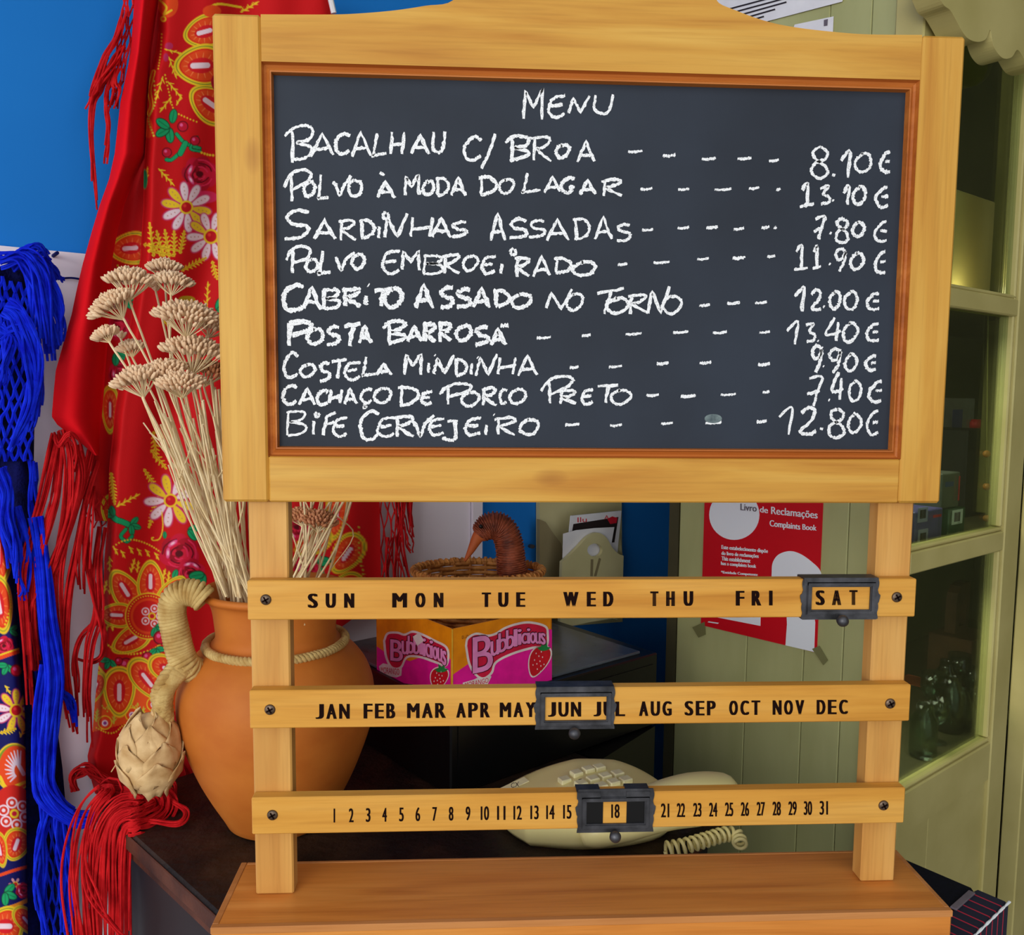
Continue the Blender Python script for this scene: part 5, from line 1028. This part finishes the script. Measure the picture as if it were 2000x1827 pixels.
wpr('side_panel', [(1206, 1040), (1212, 1055), (1216, 1085), (1216, 1210), (1206, 1212)], .045, .03, M_rackw, rk)
th_ = np.linspace(0, 2*math.pi, 20, endpoint=False)
fp = [tuple(p) for p in catmull([(1098, 1098), (1112, 1086), (1130, 1068), (1148, 1049), (1167, 1041), (1184, 1050), (1196, 1070), (1208, 1082), (1218, 1086)], 5)]+[(1215, 1206), (1150, 1216), (1094, 1228)]
hole = [(1162+15*math.cos(t), 1075+13*math.sin(t)) for t in th_]
wpr('front_panel', fp, .075, .007, M_rackw, rk, [hole])
wpr('slot', [(1154, 1093), (1159, 1093), (1158, 1126), (1153, 1126)], .0755, .0004, M_rackd, rk); wpr('slot', [(1170, 1090), (1174, 1092), (1165, 1126), (1160, 1126)], .0755, .0004, M_rackd, rk)
wpr('knob', [(1040+5*math.cos(t), 1068+4*math.sin(t)) for t in th_], .02, .006, M_iron, rk)
pp = wpr('folded_paper', [(1100, 1043), (1125, 1036), (1160, 1032), (1200, 1030), (1194, 1064), (1200, 1120), (1098, 1120)], .066, .0006, M_paper, None); tag(pp, 'folded white paper standing in the front of the letter rack', 'paper')
mg = wpr('magazine', [(1116, 1008), (1214, 998), (1204, 1100), (1106, 1100)], .056, .003, M_paper, None); tag(mg, 'magazine with red and black cover behind the white paper in the rack', 'magazine')
wpr('cover_photo', [(1120, 1024), (1208, 1010), (1200, 1060), (1114, 1060)], .0565, .0003, M_dkink, mg)
mb = MB(); put_text(mb, 'Ilu', (1128, 1011, 1146, 1021, -1), lambda X, Y: wall(X, Y, .0568)); put_text(mb, 'A', (1180, 1007, 1190, 1015), lambda X, Y: wall(X, Y, .0568)); mb.build('cover_lettering', M_redink, mg, fix=False)
wpr('cover_flower', [(1186, 1014), (1196, 1009), (1206, 1012), (1204, 1022), (1192, 1024)], .0569, .0002, M_redink, mg)

# ================================================================== POSTER AND PAPERS on the olive wall
M_pred = noisy('poster_red', (206, 16, 30), (214, 20, 34), (9, 9, 9), .35, 0); M_pw = noisy('poster_white', (238, 242, 248), (242, 246, 250), (5, 5, 5), .35, 0); M_grey = plain('poster_grey', (110, 100, 110), .5)
def opr(name, pts, off, mat, par, th=.0004, sm=False):
    pts = np.array(pts, float)
    if sm: pts = catmull(np.vstack([pts, pts[:1]]), 6)[:-1]
    mb = MB(); mb.prism(oliv(pts[:, 0], pts[:, 1], off), E1*th); return mb.build(name, mat, par)
bl, brt = oliv(1370, 1221), oliv(1596, 1275); tl, tr_ = oliv(1386, 800), oliv(1628, 800); tl[2] = bl[2]+.30; tr_[2] = tl[2]-.0
tl[:2] = bl[:2]; tr_[:2] = brt[:2]
mb = MB(); mb.prism(np.array([bl, brt, tr_, tl])-E1*.0016, E1*.0012); ps_ = mb.build('poster', M_pred, None); tag(ps_, 'red and white complaints book poster taped to the olive wall', 'poster')
opr('white_disc', [(1434+49*math.cos(t), 1006+49*math.sin(t)) for t in np.linspace(0, 2*math.pi, 40, endpoint=False)], .0020, M_pw, ps_)
opr('white_shape', [(1507, 1122), (1509, 1100), (1520, 1084), (1540, 1077), (1560, 1081), (1583, 1096), (1603, 1118), (1602, 1150), (1590, 1176), (1560, 1190), (1525, 1180), (1508, 1150)], .0020, M_pw, ps_, sm=True)
opr('white_shape', [(1536, 1196), (1590, 1204), (1592, 1216), (1590, 1274), (1534, 1261), (1537, 1220)], .0020, M_pw, ps_)
opr('white_label', [(1396, 1160), (1486, 1172), (1485, 1223), (1398, 1206)], .0020, M_pw, ps_)
mp_o = lambda X, Y: oliv(X, Y, .0026)
for s_, bb, mt in (('Livro', (1446, 984, 1478, 997, 3), M_grey), ('de', (1484, 989, 1500, 1001, 2), M_pw), ('Reclama\u00e7\u00f5es', (1506, 990, 1597, 1008, 9), M_pw), ('Complaints', (1503, 1016, 1563, 1032, 7), M_pw), ('Book', (1567, 1024, 1595, 1035, 2), M_pw),
                   ('Este estabelecimento disp\u00f5e', (1409, 1065, 1500, 1075, 8), M_pw), ('do livro de reclama\u00e7\u00f5es', (1409, 1077, 1482, 1086, 6), M_pw), ('This establishment', (1409, 1087, 1466, 1095, 5), M_pw), ('has a complaints book', (1408, 1097, 1477, 1106, 6), M_pw), ('*Entidade Competente', (1408, 1115, 1480, 1122, 5), M_pw)):
    mb = MB(); put_text(mb, s_, bb, mp_o, .9); mb.build('lettering', mt, ps_, fix=False)
mb = MB(); mb.flat(oliv(np.array([1384, 1404, 1402, 1382.]), np.array([1214, 1217, 1219, 1216.]), .0022)); mb.build('lettering_line', M_pw, ps_, fix=False)
M_tape = noisy('old_tape', (118, 116, 72), (128, 126, 80), (30, 30, 30), .5, 0)
opr('tape', [(1352, 1226), (1376, 1215), (1378, 1240), (1364, 1246)], .0024, M_tape, ps_, .0002); opr('tape', [(1586, 1268), (1600, 1262), (1617, 1290), (1608, 1300)], .0024, M_tape, ps_, .0002)
for nm, lab, P in (('notice', 'white printed notice taped crooked on the olive wall above the board', [(1360, -70), (1660, -70), (1645, 3), (1500, 41), (1360, 70)]), ('notice', 'small white slip under the printed notice on the olive wall', [(1552, 48), (1628, 32), (1626, 80), (1540, 80)])):
    o = opr(nm, P, .003 if 'small' not in lab else .002, M_paper, None); tag(o, lab, 'notice')
    if 'small' not in lab:
        mb = MB()
        for k in range(6):
            y = -8+k*9; a, b = np.array([1400., y+24+8]), np.array([1580.-k*22, y-16+k*5.]); d = norm(b-a); n_ = np.array([-d[1], d[0]])*1.5
            Q = np.array([a-n_, b-n_, b+n_, a+n_]); mb.flat(oliv(Q[:, 0], Q[:, 1], .0036))
        mb.build('printed_line', M_dkink, o, fix=False)['kind'] = 'stuff'
    else:
        mb = MB(); Q = np.array([(1609, 39), (1617, 37), (1616, 50), (1609, 51)], float); mb.flat(oliv(Q[:, 0], Q[:, 1], .0026)); mb.build('printed_mark', M_grey, o, fix=False)
mb = MB(); P = posv(np.array([640., 646, 652]), np.array([-25., 0, 26]), np.array([.09, .09, .09])); mb.tube(P, .0038, 8); tag(mb.build('hook', M_paper), 'white plastic hook at the upper right end of the red shawl', 'hook')

# ================================================================== TELEPHONE
ph = thing('telephone', (.34, .19, TZ), 'cream desk telephone with keypad and handset behind the lowest rail', 'telephone')
foot = catmull([(.262, .150), (.240, .180), (.231, .214), (.245, .236), (.29, .258), (.345, .262), (.40, .25), (.43, .215), (.42, .17), (.38, .148), (.32, .140), (.262, .150)], 8)[:-1, :2]
cen = foot.mean(0); zt = lambda x, y: np.minimum(-.4500+(x-.231)*.21, -.4300)-.25*np.maximum(0, .175-y)-.5*np.maximum(0, x-.37)**1.2
mb = MB(); V = []; rings = [(.93, 0, 1), (1.0, .25, 1), (1.0, .7, 1), (.985, .9, 1), (.94, 1., 1), (.85, 1, 1), (.7, 1, 1), (.5, 1, 1), (.25, 1, 1), (.02, 1, 1)]
for s_, h_, _ in rings:
    for x, y in foot:
        X_, Y_ = cen[0]+(x-cen[0])*s_, cen[1]+(y-cen[1])*s_; t_ = zt(X_, Y_)-(.002 if s_ > .93 else 0); V.append((X_, Y_, TZ+.0005+(t_-TZ)*h_))
n = len(foot); Fs = [(i*n+k, i*n+(k+1) % n, (i+1)*n+(k+1) % n, (i+1)*n+k) for i in range(len(rings)-1) for k in range(n)]; mb.add(V, Fs+[tuple(range(n))])
mb.build('body', M_cream, ph, True)
for row in (((1103, 1516), (1126, 1508), (1149, 1502), (1170, 1498)), ((1135, 1529), (1158, 1521), (1182, 1515), (1206, 1510)), ((1150, 1541), (1174, 1534), (1198, 1527), (1222, 1521))):
    for px, py in row:
        c = onZ(px, py, -.427); c[2] = zt(c[0], c[1])+.0016; mb = MB(); ax = np.array([norm([.9, .42, .0]), norm([-.42, .9, 0]), UP]); mb.box(c, (.0064, .0056, .0030), ax, .001); mb.build('key', M_cream2, ph)
c = onZ(1005, 1530, -.4425); c[2] = zt(c[0], c[1])+.0006; mb = MB(); mb.box(c, (.016, .006, .0006), np.array([norm([.9, .42, .22]), norm([-.42, .9, 0]), UP]), .0003); mb.build('label_plate', M_cream2, ph)
mb = MB()
put_text(mb, 'CX', (998, 1530, 1014, 1540, -3), lambda X, Y: onZ(X, Y, -.4385)); mb.build('lettering', M_dkink, ph, fix=False)
hs = catmull([(.318, .138, -.464), (.335, .140, -.457), (.37, .146, -.445), (.41, .154, -.436), (.45, .163, -.434), (.474, .169, -.437), (.486, .172, -.442)], 6)
mb = MB(); rr = np.interp(np.linspace(0, 1, len(hs)), [0, .08, .3, .6, .85, .95, 1], [.007, .0125, .022, .0275, .0255, .017, .008]); mb.tube(hs, rr, 20); mb.build('handset', M_cream, ph, True)
for k in range(3):
    a, b = onZ(1092+k*16, 1622+k*1, -.464), onZ(1120+k*14, 1648, -.472); mb = MB(); mb.tube([a-YV*.0, b], .0012, 6); mb.build('grille_slot', M_rackd, ph)
cp_ = catmull([onZ(1296, 1660, TZ+.006), onZ(1340, 1652, TZ+.0095), onZ(1382, 1640, TZ+.011), onZ(1418, 1630, TZ+.012), onZ(1440, 1634, TZ+.011), onZ(1446, 1652, TZ+.0095)], 40)
mb = MB(); rope(mb, cp_, .0066, .0019, 15, 1, 7); o = mb.build('coiled_cord', M_cream, ph, True)

# ================================================================== DISPLAY CABINET
def cs_(px, py, off=0): p = cabp(px, py, off); return float(np.dot(p-K0, E1)), p[2]
s1 = cs_(1835, 50)[0]; s2 = cs_(1963, 1037)[0]; s3 = cs_(1946, 1740)[0]; s4 = cs_(1979, 1740)[0]; s5 = s4+.05
zU1, zU0 = cs_(1864, 562)[1], cs_(1864, 600)[1]; zM1, zM0 = cs_(1785, 1080)[1], cs_(1785, 1123)[1]; zB1, zB0 = cs_(1769, 1550)[1], cs_(1752, 1643)[1]
cab = thing('display_cabinet', K0+E1*.3+E2*.15+UP*FLZ, 'olive painted glass-fronted cabinet running back to the right of the board', 'cabinet')
def cbar(name, sa, sb, za, zb, o0, o1, mat, par, ch=.002):
    mb = MB(); mb.box(K0+E1*(sa+sb)/2+E2*(o0+o1)/2+UP*(za+zb)/2, ((sb-sa)/2, (o1-o0)/2, (zb-za)/2), AX, ch); return mb.build(name, mat, par)
ZT = 1.27
cbar('corner_post', -.006, .030, FLZ, ZT, -.008, .030, M_olive2, cab); cbar('stile', .0302, s1, FLZ, ZT, 0, .026, M_olive2, cab); cbar('stile', s2, s3, FLZ, ZT, 0, .026, M_olive2, cab); cbar('stile', s4, s5, FLZ, ZT, -.003, .026, M_olive2, cab)
for za, zb, nm in ((zU0, zU1, 'rail'), (zM0, zM1, 'rail'), (zB0, zB1, 'rail')): cbar(nm, s1+.0003, s2-.0003, za, zb, .001, .024, M_olive2, cab)
for za in (zU1, zM1, zB1): cbar('glazing_bead', s1+.0003, s2-.0003, za+.0002, za+.006, .004, .020, M_olive2, cab, .002)
cbar('glazing_bead', s2-.008, s2-.0003, zM1+.007, ZT, .004, .02, M_olive2, cab, .002); cbar('glazing_bead', s2-.008, s2-.0003, zB1+.007, zM0-.0004, .004, .02, M_olive2, cab, .002)
sj = cs_(1820, 1620)[0]
for a, b in ((s1+.0003, sj-.0005), (sj+.0005, s2-.0003)): cbar('lower_panel', a, b, FLZ, zB0-.0005, .006, .02, M_olive2, cab, .001)
cbar('rail', s5+.0003, s5+.6, FLZ, zB0, .001, .024, M_olive2, cab); cbar('rail', s5+.0003, s5+.6, zB0+.001, zB1, .001, .024, M_olive2, cab)
M_gl = glass('window_glass'); M_gl2 = glass('clear_glassware', (225, 238, 228), .02, .03)
for za, zb in ((zU1, ZT), (zM1, zU0), (zB1, zM0)): cbar('pane', s1+.0004, s2-.0004, za, zb, .011, .014, M_gl, cab, 0)
cbar('pane', s5+.0003, s5+.6, zB1, ZT, .011, .014, M_gl, cab, 0)
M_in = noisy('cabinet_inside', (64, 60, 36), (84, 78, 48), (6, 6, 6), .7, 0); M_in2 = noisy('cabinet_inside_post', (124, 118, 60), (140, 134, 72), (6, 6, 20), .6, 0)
CD = .36
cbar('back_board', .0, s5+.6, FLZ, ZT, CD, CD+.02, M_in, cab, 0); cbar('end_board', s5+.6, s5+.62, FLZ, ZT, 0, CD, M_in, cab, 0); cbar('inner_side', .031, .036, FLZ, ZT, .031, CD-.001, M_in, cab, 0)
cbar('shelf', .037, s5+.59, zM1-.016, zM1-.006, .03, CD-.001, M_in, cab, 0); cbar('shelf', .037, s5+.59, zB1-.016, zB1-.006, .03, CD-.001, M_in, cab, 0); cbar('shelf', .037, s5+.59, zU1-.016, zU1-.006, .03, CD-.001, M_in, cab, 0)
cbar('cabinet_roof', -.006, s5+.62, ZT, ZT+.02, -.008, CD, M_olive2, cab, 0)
for (x, o_) in ((1952, .10), (1976, .07)):
    sa = cs_(x, 600, o_)[0]; cbar('inner_post', sa, sa+.022, zM1, ZT-.01, o_, o_+.02, M_in2, cab)
# carved valance with scallops
vp = [(1800, -60), (1830, -20), (1842, 8), (1856, 20), (1868, 40), (1880, 62), (1892, 76), (1910, 82), (1926, 76), (1934, 58), (1938, 80), (1946, 100), (1960, 114), (1976, 112), (1986, 98), (1994, 104), (2010, 130), (2030, 136), (2050, 120), (2058, 100), (2080, -60)]
mb = MB(); q_ = catmull(vp[1:-1], 4); q_ = np.vstack([[vp[0]], q_, [vp[-1]]]); mb.prism(cabp(q_[:, 0], q_[:, 1], -.045), E2*.030); o = mb.build('scalloped_valance', M_olive2, cab)
md = o.modifiers.new('b', 'BEVEL'); md.width = .006; md.segments = 3; md.limit_method = 'ANGLE'
# things inside (warm fill lights added to brighten each dark compartment)
for z_, e_ in ((ZT-.03, 3.2), (zU0-.03, 1.3), (zM0-.06, 1.1)):
    l = bpy.data.lights.new('cabinet_fill', 'AREA'); l.shape = 'RECTANGLE'; l.size = .2; l.size_y = .12; l.energy = e_; l.color = (1, .95, .8); lo = bpy.data.objects.new('cabinet_fill', l); COL.objects.link(lo)
    lo.location = K0+E1*.15+E2*.14+UP*z_
def item(name, x0, y0, x1, y1, off, dep, mat, label, cat, zbase=None, group=None):
    a = cs_(x0, y1, off); b = cs_(x1, y0, off); za = a[1] if zbase is None else zbase; o = cbar(name, a[0], b[0], za, b[1], off, off+dep, mat, None, .0015); return tag(o, label, cat, group)
zs = zM1-.0058
M_vio = plain('violet_box', (92, 84, 150), .5); M_gbox = plain('green_box', (40, 84, 60), .5); M_pack = plain('patterned_pack', (92, 96, 90), .5); M_carton = plain('grey_carton', (150, 140, 138), .6); M_lav = plain('lavender_label', (168, 168, 206), .5)
def face(name, x0, y0, x1, y1, off, mat, par): a = cs_(x0, y1, off); b = cs_(x1, y0, off); return cbar(name, a[0], b[0], a[1], b[1], off-.0008, off-.0002, mat, par, 0)
b1 = item('cardboard_box', 1784, 992, 1842, 1090, .05, .06, M_vio, 'violet box with two barcode labels on the cabinet shelf', 'box', zs)
face('barcode_label', 1791, 990, 1812, 1022, .05, M_lav, b1); face('barcode_label', 1791, 1032, 1812, 1068, .05, M_lav, b1); face('barcode', 1796, 995, 1808, 1014, .0495, M_dkink, b1); face('barcode', 1796, 1040, 1808, 1064, .0495, M_dkink, b1); face('red_print', 1822, 1004, 1838, 1012, .05, M_redink, b1)
b2 = item('cardboard_box', 1849, 990, 1886, 1080, .05, .05, M_gbox, 'green box with a white barcode label on the cabinet shelf', 'box', zs); face('white_label', 1858, 994, 1880, 1026, .05, M_pw, b2); face('barcode', 1863, 1000, 1875, 1020, .0495, M_grey, b2)
zb_ = cs_(1860, 992, .05)[1]+.0003
b3 = item('packet', 1838, 922, 1876, 988, .052, .04, M_pack, 'patterned packet with a red edge lying on the barcode boxes', 'packet', zb_); face('red_edge', 1870, 930, 1875, 978, .052, M_redink, b3); face('blue_print', 1846, 940, 1862, 952, .052, plain('blue_print', (40, 70, 130), .5), b3)
M_bag = noisy('black_bag', (16, 16, 18), (30, 30, 32), (20, 20, 20), .6, .3)
b4 = item('black_case', 1878, 838, 1936, 1075, .12, .08, M_bag, 'tall black case behind the barcode boxes in the cabinet', 'case', zs)
mb = MB(); c = cabp(1906, 836, .15); c[2] = b4.location[2]+0; ztop = cs_(1936, 838, .12)[1]; c[2] = ztop; mb.lathe([(.0001, 0), (.011, 0), (.011, .010), (.008, .016), (.0001, .016)], c+UP*.0003, 14); mb.build('red_cap', M_redink, b4, True)
b5 = item('carton', 1800, 778, 1905, 1070, .20, .10, M_carton, 'pale grey carton standing at the back of the cabinet shelf', 'carton', zs); face('grey_print', 1858, 800, 1880, 850, .20, M_vio, b5)
bd = thing('bead_strand', cabp(1928, 1030, .035), 'strand of three wooden beads hanging inside the cabinet glass', 'beads')
mb = MB(); mb.tube([cabp(1930, 600, .035), cabp(1928, 800, .035), cabp(1926, 1030, .035)], .0009, 5); mb.build('string', M_in2, bd)
M_bead = plain('wooden_bead', (180, 120, 50), .4)
for y in (887, 951, 1013): mb = MB(); mb.sphere(cabp(1927, y, .035), .0058, None, 14, 9); mb.build('bead', M_bead, bd, True)
M_bei = noisy('beige_panel', (196, 176, 112), (210, 190, 126), (4, 4, 4), .4, .05)
zu = zU1-.0058
item('beige_board', 1858, 395, 1944, 560, .10, .01, M_bei, 'plain beige board lit from below in the upper cabinet compartment', 'board', zu)
lp = cabp(1904, 574, .07); lp[2] = zu+.008; l = bpy.data.lights.new('cabinet_lamp_light', 'POINT'); l.energy = .22; l.color = (1, .86, .62); l.shadow_soft_size = .01; lo = bpy.data.objects.new('cabinet_lamp_light', l); COL.objects.link(lo); lo.location = lp+UP*.012
mb = MB(); mb.lathe([(.0001, 0), (.012, 0), (.012, .003), (.0001, .003)], [lp[0], lp[1], zu+.0004], 16); m, nt, b_ = new_mat('lamp_glow'); b_.inputs['Emission Color'].default_value = (1, .85, .6, 1); b_.inputs['Emission Strength'].default_value = 3; tag(mb.build('puck_lamp', m), 'small round lamp on the upper cabinet shelf below the beige board', 'lamp')
# lower compartment
zl = zB1-.0058; M_brn = noisy('brown_wood_item', (70, 44, 28), (96, 62, 40), (20, 20, 20), .5, .1)
c = cabp(1878, 1235, .16); pts = [(-.028, 0), (-.028, .06), (-.024, .078), (-.012, .09), (.004, .094), (.028, .094), (.028, 0)]; hl = [(-.014, .012), (.014, .012), (.014, .05), (.006, .062), (-.006, .062), (-.014, .05)]
c[2] = zl+.0003; stp = cs_(1878, 1235, .16)[1]-zl
mb = MB(); mb.box(c+UP*stp/2, (.05, .04, stp/2-.0005), AX, .002); tag(mb.build('plinth', M_brn), 'dark brown plinth in the lower cabinet compartment under the arched frame', 'plinth')
mb = MB(); T_ = lambda L: [c+E1*x+UP*(z+stp+.0003) for x, z in L]; mb.prism(T_(pts), E2*.02, [T_(hl)]); tag(mb.build('arched_frame', M_brn), 'dark arched wooden frame on the plinth in the cabinet', 'frame')
q = np.random.RandomState(3); GL = 'glassware in the lower cabinet compartment'
gpos = [(1800, .05, 0), (1812, .11, 1), (1826, .06, 1), (1838, .13, 0), (1850, .07, 0), (1862, .12, 1), (1874, .06, 0), (1888, .10, 1), (1900, .05, 1), (1912, .12, 0), (1925, .07, 0)]
names_ = ['nearest the stand post', 'second from the stand post', 'third from the stand post', 'tall one behind the third glass', 'in the middle of the row', 'behind the middle glass', 'just right of the middle', 'thin one toward the right', 'second from the right stile', 'at the back by the right stile', 'next to the right stile']
for i, (x, of, kind) in enumerate(gpos):
    b = cabp(x, 1500, of); b[2] = zl+.0004; sc = q.uniform(.85, 1.25)
    if kind: P = [(.0001, 0), (.016, 0), (.016, .0015), (.002, .003), (.0018, .03), (.010, .036), (.017, .052), (.016, .075), (.0152, .075), (.0155, .052), (.009, .038), (.0001, .034)]
    else: P = [(.0001, 0), (.017, 0), (.019, .004), (.019, .055), (.012, .066), (.011, .078), (.0102, .078), (.0112, .066), (.0178, .054), (.0178, .005), (.0001, .003)]
    mb = MB(); mb.lathe([(r*sc, z*sc) for r, z in P], b, 20); o = mb.build('wine_glass' if kind else 'glass_jar', M_gl2, None, True); tag(o, ('clear stemmed glass' if kind else 'clear glass jar')+' in the cabinet, '+names_[i], 'glass' if kind else 'jar', GL)
item('orange_packet', 1796, 1362, 1822, 1376, .20, .05, plain('orange_packet', (170, 76, 30), .5), 'small orange packet among the glassware at the back', 'packet', zl)

# ================================================================== STRIPED OTTOMAN lower right
M_nvy = noisy('navy_cloth', (6, 8, 18), (12, 14, 28), (200, 200, 200), .9, .3, 3, .2)
def mk_str():
    m, nt, b = new_mat('navy_red_striped_cloth'); tc = N(nt, 'ShaderNodeTexCoord'); sp = N(nt, 'ShaderNodeSeparateXYZ'); nt.links.new(tc.outputs['UV'], sp.inputs[0])
    f = N(nt, 'ShaderNodeMath', operation='FRACT'); mu = N(nt, 'ShaderNodeMath', operation='MULTIPLY'); mu.inputs[1].default_value = 1; nt.links.new(sp.outputs[0], mu.inputs[0]); nt.links.new(mu.outputs[0], f.inputs[0])
    cr = N(nt, 'ShaderNodeValToRGB'); cr.color_ramp.interpolation = 'CONSTANT'; e = cr.color_ramp.elements; e[0].color = (.008, .009, .03, 1); e[1].position = .86; e[1].color = (*lin((190, 30, 60)), 1); nt.links.new(f.outputs[0], cr.inputs[0]); nt.links.new(cr.outputs[0], b.inputs['Base Color']); b.inputs['Roughness'].default_value = .85; return m
M_str = mk_str()
OZ = -.50; pa, pb, pc, pd_ = onZ(1790, 1702, OZ), onZ(1897, 1742, OZ), onZ(1972, 1762, OZ), onZ(1858, 1784, OZ)
ds = norm(pc-onZ(1905, 1827, OZ)); dn = np.array([ds[1], -ds[0], 0])   # seam direction, outward normal (to the right-front)
if np.dot(dn, pc-pa) < 0: dn = -dn
Lw = abs(float(np.dot(pc-pb, dn))); Lb = abs(float(np.dot(pb-pa, dn))); LL_ = .30
ott = thing('ottoman', (pb-ds*.15)*[1, 1, 0]+UP*FLZ, 'navy cloth-covered ottoman with thin red stripes at the lower right', 'ottoman')
OA = np.array([dn, ds, UP]); e0 = pc   # far corner on the seam
def obox(name, n0, n1, z0, z1, mat, ch=.003, l0=0, l1=LL_):
    c_ = e0-dn*(n0+n1)/2-ds*(l0+l1)/2; c_ = np.array([c_[0], c_[1], (z0+z1)/2]); mb = MB(); mb.box(c_, ((n1-n0)/2, (l1-l0)/2, (z1-z0)/2), OA, ch); o = mb.build(name, mat, ott)
    uv = o.data.uv_layers.new(name='UVMap'); 
    for lp_ in o.data.loops:
        v = o.data.vertices[lp_.vertex_index].co; w_ = np.array(v)+np.array(ott['_w']); uv.data[lp_.index].uv = (float(np.dot(w_-e0, ds))/.0135, 0)
    return o
obox('striped_cover', 0, Lw, FLZ+.001, OZ, M_str); obox('plain_cover', Lw+.0006, Lw+Lb+.05, FLZ+.001, OZ-.001, M_nvy)
mb = MB(); a, b = onZ(1862, 1778, OZ), onZ(1898, 1745, OZ); mb.box((a+b)/2+UP*.0012, (.0032, np.linalg.norm(a-b)/2, .001), OA, .0005); mb.build('metal_strip', M_grey, ott)
mb = MB(); P = np.linspace(e0, e0-ds*LL_, 40)+UP*.0; rope(mb, P, .0006, .0009, 30, 2, 5); mb.build('seam_piping', M_pw, ott)
#MORE3
for o in bpy.data.objects:
    if '_w' in o: del o['_w']
